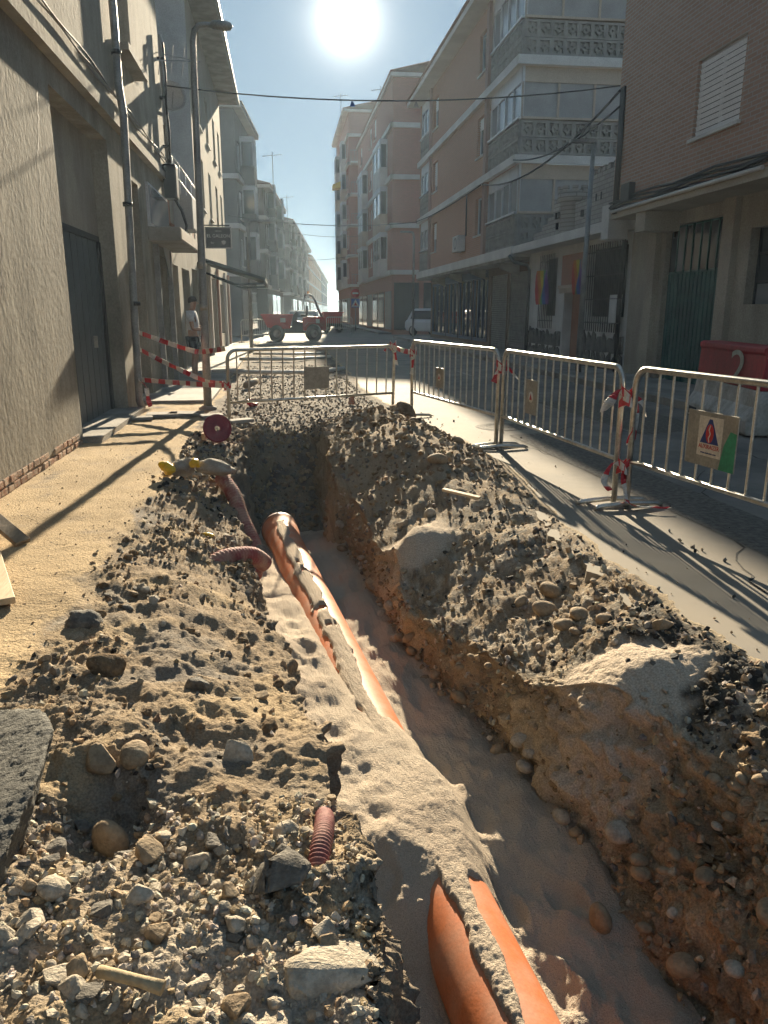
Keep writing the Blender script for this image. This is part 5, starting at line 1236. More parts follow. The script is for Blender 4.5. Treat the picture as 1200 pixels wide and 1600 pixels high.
m.tube([(1.18,38.6,2.2),(1.12,38.6,1.9),(1.2,38.6,1.35)], .035, 8); m.tube([(1.4,38.6,2.25),(1.4,39.5,2.25)], .04, 8); m.build('roll_bar', M['grey_metal'], dm)
m = MB(); m.lathe((1.38,39.05,2.28), (0,0,1), [(0,.07),(.1,.06),(.13,.03),(.13,0)], 12); m.build('beacon', M['beacon'], dm)
m = MB()
for x in (-.35, 1.62): m.add([(x-.5,38.25,.75),(x-.3,38.25,.93),(x+.3,38.25,.93),(x+.5,38.25,.75),(x-.5,38.6,.75),(x-.3,38.6,.93),(x+.3,38.6,.93),(x+.5,38.6,.75)], [(0,1,5,4),(1,2,6,5),(2,3,7,6)])
m.build('mudguard', M['grey_metal'], dm)
# ---- red skip farther down the street
sk = thing('red_skip', 'red skip wagon standing far down the street behind a barrier', 'skip', (4.0, 56, 0))
m = MB(); m.prism([Vector((x,55.5,z)) for x, z in ((2.85,1.36),(3.05,.62),(4.05,.62),(4.25,1.36))], (0,0,0), (0,3,0)); bevel(m.build('tub', M['red_paint'], sk), .05)
m = MB(); m.box((2.8,55.45,1.33), (4.3,55.55,1.41)); m.build('rim', M['red_paint'], sk)
for x in (3.1, 4.0): W_((x, 55.9, .3), .3, .2, sk)
m = MB(); m.box((3.0,55.8,.4), (4.1,58.3,.62)); m.build('frame', M['dark_metal'], sk)

# ---- cars
def car(label, loc, rz, mat, Lc=4.2, Wc=1.76, Hc=1.5):
    r = thing('parked_car', label, 'car', loc, None, rz); l = Lc/2; w_ = Wc/2
    def ring(z, fx, rx, wd): return [(fx,-wd,z),(fx,wd,z),(rx,wd,z),(rx,-wd,z)]
    m = MB(); lev = [ring(.28,l-.1,-l+.1,w_-.06), ring(.5,l,-l,w_), ring(.8,l-.05,-l+.02,w_), ring(.95,l-.35,-l+.1,w_-.05)]
    v = [p for q in lev for p in q]; f = [(0,3,2,1),(12,13,14,15)]
    for i in range(3):
        for k in range(4): f.append((i*4+k, i*4+(k+1)%4, i*4+4+(k+1)%4, i*4+4+k))
    m.add(v, f); bevel(m.build('body', mat, r, True), .09, 3)
    m = MB(); lev = [ring(.93,l-1.05,-l+.15,w_-.08), ring(Hc-.06,l-1.75,-l+.5,w_-.22), ring(Hc,l-1.95,-l+.7,w_-.3)]
    v = [p for q in lev for p in q]; f = [(8,9,10,11)]
    for i in range(2):
        for k in range(4): f.append((i*4+k, i*4+(k+1)%4, i*4+4+(k+1)%4, i*4+4+k))
    m.add(v, f); bevel(m.build('cabin', mat, r, True), .05, 2)
    def lerp3(a, b, t): return tuple(a[i]+(b[i]-a[i])*t for i in range(3))
    lo_, hi_ = ring(.93,l-1.05,-l+.15,w_-.08), ring(Hc-.06,l-1.75,-l+.5,w_-.22)
    for nm, i, j, off in (('windscreen',0,1,(.012,0,.006)),('side_window',1,2,(0,.012,.003)),('rear_window',2,3,(-.012,0,.006)),('side_window',3,0,(0,-.012,.003))):
        a, b = lerp3(lo_[i],lo_[j],.1), lerp3(lo_[i],lo_[j],.9); c, d = lerp3(hi_[i],hi_[j],.9), lerp3(hi_[i],hi_[j],.1)
        q = [lerp3(a,d,.12), lerp3(b,c,.12), lerp3(a,d,.85), lerp3(b,c,.85)]; q = [tuple(x+o for x, o in zip(p, off)) for p in q]
        m = MB(); m.add([q[0],q[1],q[3],q[2]], [(0,1,2,3)]); m.build(nm, M['glass'], r, True)
    for x in (l-.8, -l+.75):
        for y in (-w_+.1, w_-.1):
            m = MB(); m.lathe((x,y,.32), (0,1,0), [(-.1,.15),(-.1,.29),(-.07,.32),(.07,.32),(.1,.29),(.1,.15)], 20); t = m.build('wheel', M['rubber'], r, True)
            m = MB(); m.lathe((x,y,.32), (0,1,0), [(-.105,0),(-.105,.2),(.105,.2),(.105,0)], 14); m.build('rim', M['rim'], t, True)
    for y in (-w_+.25, w_-.25):
        m = MB(); m.box((-l-.01,y-.1,.72), (-l+.05,y+.1,.86)); m.build('tail_light', M['redp'], r, True)
        m = MB(); m.box((l-.08,y-.15,.66), (l+.01,y+.15,.78)); m.build('headlight', M['glass2'], r, True)
    for y in (-w_-.08, w_+.08):
        m = MB(); m.box((l-1.45,y-.08,.95), (l-1.35,y+.08,1.07)); bevel(m.build('mirror', mat, r, True), .02)
    m = MB(); m.box((-l-.012,-.26,.55), (-l+.02,.26,.66)); m.build('number_plate', M['white'], r, True)
    return r
car('white car standing in the side street behind the lamp pole on the right', (9.3,46.6,0), R(-60), M['carwhite'], Lc=4.4, Hc=1.62)
M['carsilver'] = pm('silver_car_paint', (.35,.36,.38), (.32,.33,.35), 1, .25)
car('silver car parked far down the street behind the dumper', (1.3,61,0), R(85), M['carsilver'])
car('white car parked far down the street beside the red skip', (2.5,70,0), R(85), M['carwhite'])

# ---- the man by the shop door
pe = thing('person', 'man in white shirt and dark shorts with folded arms behind the lamp post', 'person', (-1.93, 17.65, 0.05))
def skin_mesh(name, pts, edges, mat, parent, root=0, sub=2):
    me = bpy.data.meshes.new(name); me.from_pydata([p[:3] for p in pts], edges, []); me.materials.append(mat)
    o = link(name, me, parent, True); sm_ = o.modifiers.new('skin', 'SKIN'); sm_.use_smooth_shade = True
    for i, p in enumerate(pts):
        sv = me.skin_vertices[0].data[i]; rr = p[3]; sv.radius = rr if isinstance(rr, tuple) else (rr, rr); sv.use_root = (i == root)
    s2 = o.modifiers.new('sub', 'SUBSURF'); s2.levels = sub; s2.render_levels = sub; return o
# local: +x is where he faces (the street), z up, origin between the feet
bp = [(0,0,.92,(.13,.15)),(0,0,1.12,(.125,.15)),(-.02,0,1.32,(.12,.165)),(-.01,0,1.42,(.07,.09)),(.015,0,1.48,.055),(.03,0,1.53,.06),(.045,0,1.60,(.085,.078)),(.03,0,1.67,(.09,.075)),
 (-.02,.18,1.38,.06),(0,.22,1.2,.05),(.02,.22,1.10,.042),(.17,.08,1.1,.036),(.21,-.02,1.12,.03),(.21,-.1,1.14,.022),
 (-.02,-.18,1.38,.06),(0,-.22,1.2,.05),(.02,-.22,1.06,.042),(.18,-.1,1.06,.036),(.22,0,1.06,.03),(.22,.08,1.07,.022),
 (0,.1,.82,.09),(.03,.11,.48,.06),(.0,.11,.3,.055),(.0,.11,.08,.04),(.12,.12,.03,.035),(.19,.12,.02,.025),
 (0,-.1,.82,.09),(.02,-.11,.48,.06),(-.02,-.11,.3,.055),(-.02,-.11,.08,.04),(.10,-.12,.03,.035),(.17,-.12,.02,.025)]
be = [(0,1),(1,2),(2,3),(3,4),(4,5),(5,6),(6,7),(2,8),(8,9),(9,10),(10,11),(11,12),(12,13),(2,14),(14,15),(15,16),(16,17),(17,18),(18,19),(0,20),(20,21),(21,22),(22,23),(23,24),(24,25),(0,26),(26,27),(27,28),(28,29),(29,30),(30,31)]
skin_mesh('body', bp, be, M['skin'], pe)
skin_mesh('shirt', [(0,0,.88,(.16,.175)),(0,0,1.1,(.155,.175)),(-.02,0,1.32,(.14,.18)),(-.01,0,1.44,(.08,.1)),(-.02,.19,1.38,.085),(0,.23,1.2,.075),(-.02,-.19,1.38,.085),(0,-.23,1.2,.075)], [(0,1),(1,2),(2,3),(2,4),(4,5),(2,6),(6,7)], M['shirt'], pe)
skin_mesh('shorts', [(0,0,.9,(.15,.17)),(0,.1,.8,.115),(.02,.11,.52,.095),(0,-.1,.8,.115),(.02,-.11,.52,.095)], [(0,1),(1,2),(0,3),(3,4)], M['shorts'], pe)
m = MB(); m.lathe((.02,0,1.66), (-.25,0,1), [(-.04,.098),(.0,.1),(.05,.085),(.08,.05),(.09,0)], 16); m.build('hair', M['hair'], pe, True)
m = MB(); m.prism([Vector((.125,0,1.635)), Vector((.155,0,1.59)), Vector((.125,0,1.585))], (0,-.014,0), (0,.014,0)); m.build('nose', M['skin'], pe, True)
for s in (-1, 1):
    m = MB(); m.lathe((.12,.034*s,1.632), (1,0,0), [(0,0),(.004,.012),(.006,0)], 8); m.build('eye', M['dark'], pe, True)
    m = MB(); m.lathe((.03,.082*s,1.62), (0,s,0), [(-.01,.028),(.012,.03),(.016,.0)], 8); m.build('ear', M['skin'], pe, True)

for i, (x, y, z) in enumerate(((-.3,60.5,11.6),(.9,84,11.9),(6.2,80,20.4),(7.5,60,16.0))):
    a_ = thing('tv_antenna', ('thin roof aerial on the brown balcony apartments','thin roof aerial on the dark glazed apartments','thin roof aerial on the tall far apartments','thin roof aerial on the pink corner apartments')[i], 'antenna', (x, y, z-1.6))
    m = MB(); m.cyl((x,y,z-1.6), (x,y,z+.9), .03, 6); m.build('mast', M['grey_metal'], a_)
    m = MB(); m.bar((x-.7,y,z+.6), (x+.7,y,z+.75), .03, .03)
    for q in range(5): m.bar((x-.6+q*.28,y-.3,z+.62+q*.03), (x-.6+q*.28,y+.3,z+.62+q*.03), .02, .02)
    m.build('boom', M['grey_metal'], a_)

# ================================================================== FOREGROUND THINGS
def gz(x, y): return float(ground_z(np.array([x]), np.array([y]))[0])
# ---- rock meshes shared by the single stones
def hull_mesh(seed, n=18, sq=(1,.8,.6)):
    r = random.Random(seed); bm = bmesh.new()
    for i in range(n):
        v = Vector((r.gauss(0,1), r.gauss(0,1), r.gauss(0,1))).normalized()*r.uniform(.82,1.05); bm.verts.new((v.x*sq[0], v.y*sq[1], v.z*sq[2]))
    g_ = bmesh.ops.convex_hull(bm, input=bm.verts); bmesh.ops.delete(bm, geom=list({e for e in g_['geom_interior'] if isinstance(e, bmesh.types.BMVert)}), context='VERTS')
    bmesh.ops.bevel(bm, geom=bm.edges[:], offset=.06, segments=1, affect='EDGES')
    me = bpy.data.meshes.new('rock'); bm.to_mesh(me); bm.free(); return me
def cobble_mesh(seed, sub=2, amp=.12, sq=(1,.75,.6)):
    bm = bmesh.new(); bmesh.ops.create_icosphere(bm, subdivisions=sub, radius=1)
    P = np.array([v.co[:] for v in bm.verts]); d = 1+amp*fbm(P[:,0]*1.3+seed, P[:,1]*1.3, P[:,2]*1.3, 2, seed*3)
    for v, k in zip(bm.verts, d): v.co = Vector((v.co.x*sq[0], v.co.y*sq[1], v.co.z*sq[2]))*k
    for f in bm.faces: f.smooth = True
    me = bpy.data.meshes.new('cobble'); bm.to_mesh(me); bm.free(); return me
HULL = [hull_mesh(i, 12+i, (1, random.Random(i).uniform(.65,.95), random.Random(i+9).uniform(.45,.8))) for i in range(8)]
COB = [cobble_mesh(i+1, 3, .10, (1, random.Random(i).uniform(.7,.9), random.Random(i+5).uniform(.5,.7))) for i in range(5)]
CLOD = [cobble_mesh(i+20, 3, .55, (1,.85,.7)) for i in range(4)]
cache = {}
def with_mat(me, mk):
    k = (me.name, mk)
    if k not in cache:
        c = me.copy(); c.materials.clear(); c.materials.append(M[mk]); cache[k] = c
    return cache[k]
def stone(name, me, mk, x, y, size, label, group=None, z=None, rot=None, sink=.35, cat='stone', sc=None):
    o = bpy.data.objects.new(name, with_mat(me, mk)); col.objects.link(o)
    z = gz(x, y) if z is None else z
    o.location = (x, y, z+size*(.6-sink)); o.scale = sc or (size, size, size)
    o.rotation_euler = rot or (random.uniform(-.5,.5), random.uniform(-.5,.5), random.uniform(0,6.28))
    return tag(o, label, cat, group)
random.seed(5)
LST = [  # x, y, size, mesh, material, label
 ('cobble',-.565,2.50,.060,COB[0],'tan_stone','smooth tan oval cobble right of the asphalt slab'),
 ('boulder',-.69,2.50,.085,HULL[4],'tan_stone','large brown rounded boulder beside the asphalt slab'),
 ('stone_flake',-.22,2.56,.075,HULL[1],'pale_stone','pale triangular stone flake standing on the left bank'),
 ('stone',-.42,3.14,.065,HULL[3],'grey_stone','dark grey blocky stone on the middle of the left bank'),
 ('soil_clod',-.82,3.28,.085,CLOD[0],'clod','big brown soil clod at the top of the left bank'),
 ('stone',-1.05,3.80,.075,CLOD[1],'grey_stone','dark lump at the edge of the left pavement by the plank'),
 ('stone',-.60,2.22,.085,COB[2],'tan_stone','upright brown cobble in the hole beside the asphalt slab'),
 ('stone_shard',-.72,2.06,.055,HULL[4],'grey_stone','blue-grey shard with a white vein under the slab edge'),
 ('stone',-.44,2.02,.055,HULL[2],'tan_stone','ochre block in the rubble below the hole'),
 ('stone',-.30,1.98,.055,HULL[0],'pale_stone','pale knobbly stone in the middle of the chalky rubble'),
 ('boulder',-.06,1.84,.105,HULL[5],'grey_stone','biggest dark angular rock beside the red ribbed duct'),
 ('concrete_block',.07,1.56,.15,HULL[6],'pale_stone','pale broken concrete block at the trench edge below the ribbed duct'),
 ('concrete_block',-.10,1.42,.14,HULL[7],'pale_stone','flat crumbling concrete chunk at the bottom of the left bank'),
 ('stone',-.43,1.80,.05,HULL[3],'pale_stone','pale stone with a long shadow left of the chalky rubble'),
 ('stone',-.68,1.72,.05,HULL[1],'pale_stone','lone pale flat stone in front of the asphalt slab'),
 ('cobble',1.47,4.05,.075,COB[3],'tan_stone','largest pale cobble lying alone on the right bank'),
 ('cobble',1.58,4.26,.075,COB[0],'tan_stone','pointed cobble leaning behind the largest one on the right bank'),
 ('cobble',1.40,4.28,.05,COB[1],'tan_stone','small cobble left of the largest one on the right bank'),
 ('cobble',1.47,3.72,.065,COB[4],'tan_stone','left cobble of the leaning pair on the right bank'),
 ('cobble',1.56,3.74,.065,COB[2],'tan_stone','right cobble of the leaning pair on the right bank'),
 ('cobble',1.48,3.60,.038,COB[3],'tan_stone','small cobble in front of the leaning pair'),
 ('cobble',1.63,3.58,.05,COB[0],'tan_stone','flat cobble right of the leaning pair'),
 ('cobble',1.16,6.05,.07,COB[1],'pale_stone','pale cobble beside the broken lath on the right bank'),
 ('cobble',.95,6.15,.07,HULL[2],'pale_stone','white angular stone behind the small sand heap'),
 ('cobble',1.40,6.95,.10,COB[2],'tan_stone','big cobble at the foot of the soil heap near the barrier feet'),
 ('stone',1.78,3.28,.07,HULL[4],'tan_stone','brown block on the right bank edge near the barrier shadow'),
 ('stone',1.83,8.0,.07,COB[3],'tan_stone','cobble at the asphalt edge under the barrier feet'),
 ('soil_clod',1.62,10.55,.22,CLOD[2],'clod','dark clod on top of the soil heap under the barrier'),
 ('stone',-.24,6.35,.12,HULL[0],'grey_stone','flat grey stone leaning between the red duct and the orange pipe'),
 ('stone',1.18,2.42,.07,COB[4],'tan_stone','upright brown cobble standing in the sand by the right wall'),
]
for nm, x, y, s, me, mk, lab in LST:
    kw = {}
    if 'leaning between' in lab: kw = dict(z=-.55, rot=(R(60),R(10),R(20)), sc=(.13,.11,.05))
    elif 'upright brown cobble standing' in lab: kw = dict(z=-.86, rot=(R(20),R(80),R(30)))
    elif 'flake' in lab: kw = dict(rot=(R(50),R(15),R(-20)), sc=(.085,.075,.035))
    elif 'upright brown cobble in' in lab: kw = dict(rot=(R(15),R(80),R(60)))
    elif 'concrete' in lab: kw = dict(sink=.75, rot=(R(random.uniform(-8,8)),R(8),R(random.uniform(0,80))), sc=(s*1.1,s*.85,s*.75))
    stone(nm, me, mk, x, y, s, lab, **kw)
# cobbles embedded in the right trench wall
random.seed(31)
for i in range(120):
    y = 1.4+4.6*random.random()**1.5 if i < 100 else random.uniform(6.5, 8.6); t = random.random()**1.2
    ex, fx, fz = (np.interp(y, YS, a) for a in (EX, FX, FZ)); x = ex+(fx-ex)*t; z = -.98+(fz+.98)*t
    s = random.uniform(.022,.062) if t < .65 else random.uniform(.018,.035)
    mk = random.choice(('tan_stone','tan_stone','tan_stone','pale_stone')); lk = {'tan_stone':'brown','pale_stone':'pale','grey_stone':'grey'}[mk]; ht = 'low in' if t < .4 else 'high in'; nr = 'near' if y < 3.2 else 'far'
    o = stone('cobble', random.choice(COB), mk, x, y, s, f'{lk} rounded cobble set {ht} the {nr} part of the right trench wall', f'{lk} cobbles {ht} the {nr} right trench wall', z=z, sink=.6)
    o.location.x -= .012+.2*s
# single stones that show largest on the banks
random.seed(77)
def bank_pt(zone):
    while True:
        if zone == 'near': x, y = random.uniform(-.75,.1), random.uniform(1.25,2.1)
        elif zone == 'left': y = random.uniform(2.1,6.8); x = random.uniform(-1.15, np.interp(y, YS, CX)+.03)
        elif zone == 'right': y = random.uniform(2.3,6.5); x = random.uniform(np.interp(y, YS, FX)+.02, np.interp(y, YS, HX)-.05)
        else: y = random.uniform(6.6,10.0); x = random.uniform(np.interp(y, YS, FX), np.interp(y, YS, HX)-.1)
        if zone != 'left' or not (-1.7 < x < -.72 and 1.6 < y < 2.7): return x, y
for zone, n, smin, smax, lab, grp, pal in (
  ('near',105,.016,.050,'lying in the chalky rubble at the lower left','of the near rubble',('pale_stone',)*4+('grey_stone','tan_stone')),
  ('left',75,.018,.045,'lying loose on the brown left bank','of the left bank',('clod','clod','tan_stone','grey_stone','pale_stone')),
  ('right',60,.016,.042,'lying loose on the right bank','of the right bank',('pale_stone','tan_stone','grey_stone','asph_rock')),
  ('heap',30,.03,.06,'sticking out of the soil heap below the barriers','of the soil heap',('tan_stone','clod','tan_stone'))):
    for i in range(n):
        x, y = bank_pt(zone); mk = random.choice(pal); s = smin+(smax-smin)*random.random()**1.8
        me = random.choice(CLOD) if mk == 'clod' else (random.choice(COB) if (zone == 'heap' or random.random() < .07) else random.choice(HULL))
        lk = {'pale_stone':'pale','tan_stone':'brown','grey_stone':'grey','asph_rock':'black','clod':'earthy'}[mk]; shp = 'clod' if mk == 'clod' else ('rounded stone' if me in COB else 'angular stone')
        stone('soil_clod' if mk == 'clod' else 'stone', me, mk, x, y, s, f'{lk} {shp} {lab}', f'{lk} {shp}s {grp}', sink=.4)
# ---- loose gravel too many to count
def ico(sub):
    bm = bmesh.new(); bmesh.ops.create_icosphere(bm, subdivisions=sub, radius=1); V = np.array([v.co[:] for v in bm.verts]); F = np.array([[v.index for v in f.verts] for f in bm.faces]); bm.free(); return V, F
def scatter(name, label, pts, sizes, cols, sub, flat=.7, sink=.3, smooth_=False):
    V0, F0 = ico(sub); n = len(pts); k = len(V0)
    base = []
    for q in range(24):
        d = 1+RNG.uniform(-.46,.42,(k,1)); base.append(V0*d*np.array([1, RNG.uniform(.6,.95), RNG.uniform(.45,.85)]))
    base = np.array(base)[RNG.integers(0,24,n)]
    q = RNG.normal(size=(n,4)); q /= np.linalg.norm(q,axis=1,keepdims=True); w_,x,y,z = q.T
    Rm = np.stack([1-2*(y*y+z*z),2*(x*y-z*w_),2*(x*z+y*w_),2*(x*y+z*w_),1-2*(x*x+z*z),2*(y*z-x*w_),2*(x*z-y*w_),2*(y*z+x*w_),1-2*(x*x+y*y)],-1).reshape(n,3,3)
    P = np.einsum('nij,nkj->nki', Rm, base)*np.asarray(sizes)[:,None,None]
    P += np.asarray(pts)[:,None,:]; P[:,:,2] += (np.asarray(sizes)*(.5-sink))[:,None]
    F = (F0[None]+(np.arange(n)*k)[:,None,None]).reshape(-1,3); Cc = np.repeat(np.asarray(cols)[:,None,:],k,1).reshape(-1,3)
    o = np_mesh(name, P.reshape(-1,3), F, M['rock'], None, Cc, smooth_); return tag(o, label, 'gravel', kind='stuff')
PAL = {'pale':(.50,.44,.35),'tan':(.38,.28,.17),'grey':(.2,.18,.155),'dark':(.05,.047,.042),'clod':(.33,.24,.145),'brown':(.26,.185,.115)}
def pick(names, n, jit=.2):
    c = np.array([PAL[k] for k in names])[RNG.integers(0,len(names),n)]; return np.clip(c*(1+RNG.uniform(-jit,jit,(n,1)))*(1+RNG.uniform(-.05,.05,(n,3))), .01, .75)
def logs(n, lo_, hi_, p=2.5): return lo_+(hi_-lo_)*RNG.random(n)**p
def zone_pts(n, y0, y1, fl, fr, pw=1.0):
    y = y0+(y1-y0)*RNG.random(n)**pw; a, b = fl(y), fr(y); x = a+(b-a)*RNG.random(n); return x, y, ground_z(x, y)
I_ = lambda a: (lambda y: np.interp(y, YS, a))
x, y, z = zone_pts(4200, 1.0, 2.3, lambda y: -.95+0*y, I_(CX), 1); c1 = pick(['pale','pale','pale','pale','tan','grey'], len(x)); s1 = logs(len(x), .003, .019, 3.2)
x2, y2, z2 = zone_pts(6000, 2.0, 7.5, lambda y: -1.25+0*y, lambda y: np.interp(y, YS, CX)+.05, 1.5); kk = RNG.random(len(x2)) < .08+.85*smooth(-.1,.45,fbm(x2*1.8,y2*1.8,oct=3,seed=91))*smooth(-1.3,-.9,x2); x2, y2, z2 = x2[kk], y2[kk], z2[kk]; c2 = pick(['clod','clod','clod','brown','brown','grey','tan','dark','pale'], len(x2)); s2 = logs(len(x2), .003, .024, 3.6)
x3, y3, z3 = zone_pts(1000, 6.5, 10, lambda y: -1.15+0*y, I_(CX)); c3 = pick(['clod','brown','grey','grey','dark'], len(x3)); s3 = logs(len(x3), .01, .04)
scatter('loose_rubble', 'loose gravel, chalk and soil crumbs covering the left bank', np.concatenate([np.stack([x,y,z],-1), np.stack([x2,y2,z2],-1), np.stack([x3,y3,z3],-1)]), np.concatenate([s1,s2,s3]), np.concatenate([c1,c2,c3]), 1)
x, y, z = zone_pts(3200, 1.5, 6.5, lambda y: np.interp(y, YS, FX)-.02, lambda y: np.interp(y, YS, HX)+.02, 1.3); c1 = pick(['pale','pale','tan','grey','grey','dark','clod','brown'], len(x)); s1 = logs(len(x), .004, .026, 3.0)
x2, y2, z2 = zone_pts(520, 1.6, 4.0, lambda y: np.interp(y, YS, FX)+.02, lambda y: np.interp(y, YS, HX)+.05); kk = (np.hypot((x2-1.78)/.3,(y2-2.95)/.6) < 1.1) & (heap_z(x2, y2)[1] < .25); x2, y2, z2 = x2[kk], y2[kk], z2[kk]; c2 = pick(['dark'], len(x2)); s2 = logs(len(x2), .008, .03)
x4, y4, z4 = zone_pts(700, 9.0, 10.3, lambda y: -.45+0*y, lambda y: .45+0*y)
scatter('end_wall_gravel', 'small gravel bedded in the shaded far end of the trench', np.stack([x4,y4,z4],-1), logs(700,.012,.05,2.2), pick(['grey','brown','clod','tan'],700), 1, sink=.45)
x3, y3, z3 = zone_pts(1500, 6.5, 10.6, lambda y: np.interp(y, YS, FX)-.05, I_(HX)); c3 = pick(['clod','brown','brown','tan','grey'], len(x3)); s3 = logs(len(x3), .01, .045, 2)
hm2 = heap_z(x, y)[1] > .3; x, y, z, c1, s1 = x[~hm2], y[~hm2], z[~hm2], c1[~hm2], s1[~hm2]
scatter('loose_rubble', 'loose gravel and asphalt crumbs covering the right bank', np.concatenate([np.stack([x,y,z],-1), np.stack([x2,y2,z2],-1), np.stack([x3,y3,z3],-1)]), np.concatenate([s1,s2,s3]), np.concatenate([c1,c2,c3]), 1)
# gravel in the right wall
yy = 1.2+7.2*RNG.random(2600)**1.3; tt = RNG.random(2600); ex, fx, fz = (np.interp(yy, YS, a) for a in (EX, FX, FZ)); xx = ex+(fx-ex)*tt; zz = -1.0+(fz+1.0)*tt
scatter('wall_gravel', 'small gravel bedded in the clay of the right trench wall', np.stack([xx-.01,yy,zz],-1), logs(2600,.005,.024,2.2), pick(['tan','clod','brown','grey','tan','pale'],2600), 1, sink=.5)
x, y, z = zone_pts(8000, 10.3, 22, lambda y: -1.0+0*y, lambda y: np.interp(y, YS, HX)-.1, 1.6); scatter('backfill_gravel', 'dark crushed gravel on the refilled strip beyond the barrier', np.stack([x,y,z],-1), logs(8000,.006,.026,2.4), pick(['grey','grey','brown','brown','dark'],8000), 1)
x = RNG.uniform(1.9,3.4,500); y = 2.4+9*RNG.random(500)**1.3; kk = x > np.interp(y, YS, HX)-.05; x, y = x[kk], y[kk]; kk = RNG.random(len(x)) < np.exp(-(x-np.interp(y, YS, HX))*2.6); x, y = x[kk], y[kk]
scatter('road_grit', 'scattered grit on the asphalt beside the trench', np.stack([x,y,.004+0*x],-1), logs(len(x),.004,.018,2.2), pick(['tan','clod','grey','dark'],len(x)), 1, sink=.2)
x, y, z = zone_pts(1600, 2.2, 11, lambda y: -2.3+0*y, lambda y: -1.2+0*y, 1.3); scatter('pavement_grit', 'small crumbs scattered on the dusty left pavement', np.stack([x,y,z],-1), logs(1600,.002,.010,3), pick(['pale','tan','tan'],1600)*1.25, 1, sink=.6)

# ---- asphalt slab
sl_ = thing('asphalt_slab', 'broken slab of old asphalt lying tilted at the left edge', 'slab', (-1.1, 2.2, .02))
top = [(-1.75,2.62,.00),(-1.05,2.70,.09),(-.90,2.62,.12),(-.80,2.42,.155),(-.76,2.1,.16),(-.76,1.86,.12),(-.86,1.74,.08),(-1.3,1.72,.0),(-1.75,1.75,-.02)]
bm = bmesh.new(); vt = [bm.verts.new(p) for p in top]; f = bm.faces.new(vt); ex_ = bmesh.ops.extrude_face_region(bm, geom=[f])
for e in ex_['geom']:
    if isinstance(e, bmesh.types.BMVert): e.co += Vector((-.05, 0, -.18))
bmesh.ops.recalc_face_normals(bm, faces=bm.faces); bmesh.ops.triangulate(bm, faces=[q for q in bm.faces if len(q.verts) > 4])
me = bpy.data.meshes.new('slab_body'); bm.transform(Matrix.Translation((1.1,-2.2,-.02))); bm.to_mesh(me); bm.free(); me.materials.append(M['slabm']); so_ = link('slab_body', me, sl_, True)
rm = so_.modifiers.new('remesh', 'REMESH'); rm.mode = 'VOXEL'; rm.voxel_size = .009; rm.use_smooth_shade = True
for sz, st in ((.25,.03),(.03,.012),(.012,.008)):
    tx = bpy.data.textures.new('rough', 'CLOUDS'); tx.noise_scale = sz; tx.noise_depth = 3; dm_ = so_.modifiers.new('rough', 'DISPLACE'); dm_.texture = tx; dm_.strength = st; dm_.mid_level = .5
# ---- corrugated ducts
def duct(name, label, pts, r, mat, pitch=.012, amp=.08, caps=True):
    P = [Vector(p) for p in pts]; Q = []
    for i in range(len(P)-1):       # smooth the path (Catmull-Rom)
        a = P[max(i-1,0)]; b = P[i]; c = P[i+1]; d = P[min(i+2,len(P)-1)]
        n = max(2, int((c-b).length/(pitch/3)))
        for k in range(n):
            t = k/n; Q.append(.5*((2*b)+(c-a)*t+(2*a-5*b+4*c-d)*t*t+(3*b-a-3*c+d)*t**3))
    Q.append(P[-1]); rr = [r*(1+amp*(1 if (i % 3) else -1)*.6) for i in range(len(Q))]
    m = MB(); m.tube(Q, rr, 16, caps); return tag(m.build(name, mat), label, 'duct')
duct('corrugated_duct', 'short dark red ribbed duct poking out of the left bank by the dark rock', [(.07,2.3,gz(.07,2.3)-.06),(.085,2.18,gz(.085,2.18)+.0),(.075,2.04,gz(.075,2.04)+.012),(.055,1.92,gz(.055,1.92)-.002),(.04,1.8,gz(.04,1.8)-.07)], .031, M['duct'], .0135, .11)
duct('corrugated_duct', 'long dusty red duct running down into the trench from the sacks', [(-.62,7.35,-.05),(-.50,7.1,-.16),(-.42,6.9,-.34),(-.33,6.72,-.50),(-.29,6.5,-.62),(-.31,6.35,-.7)], .066, M['duct_dusty'], .03, .12)
duct('corrugated_duct', 'dusty red duct elbow lying across the left side of the trench', [(-.66,5.42,-.36),(-.52,5.55,-.30),(-.40,5.68,-.31),(-.28,5.82,-.36),(-.20,5.92,-.46)], .066, M['duct_dusty'], .03, .12)
# ---- reel, sacks, planks and odd bits
rl = thing('cable_reel', 'maroon plastic cable reel disc standing at the head of the trench', 'cable reel', (-.80, 9.25, .05))
axr = Vector((.25,-1,.35)).normalized(); c = Vector((-.80,9.25,.15))
m = MB(); m.lathe(c, axr, [(0,.03),(0,.03),(.015,.05),(.012,.07),(.012,.15),(.02,.165),(.0,.17),(-.02,.165),(-.012,.15),(-.012,.03),(0,.03)], 32); m.build('flange', M['maroon'], rl)
m = MB(); m.lathe(c-axr*.1, axr, [(0,.05),(.1,.05)], 18); m.build('hub', M['maroon'], rl)
m = MB(); m.bar(c+Vector((-.17,.0,-.1)), c+Vector((-.12,.1,-.08)), .05, .08); tag(m.build('wood_offcut', M['wood']), 'tiny pale wood offcut beside the maroon reel', 'wood')
def sack(label, c, s, rz, mk, seed, name='sack'):
    me = cobble_mesh(seed, 4, .5, s).copy(); me.materials.clear(); me.materials.append(M[mk]); o = bpy.data.objects.new(name, me); col.objects.link(o); o.location = c; o.rotation_euler = (0,.1,rz); return tag(o, label, 'sack')
sack('crumpled tan sack with yellow lining on the trench edge', (-.96,7.28,.08), (.13,.09,.09), .3, 'bag', 51)
sack('dusty grey sack drooping over the trench edge', (-.68,7.30,.05), (.17,.09,.075), -.25, 'bag', 55)
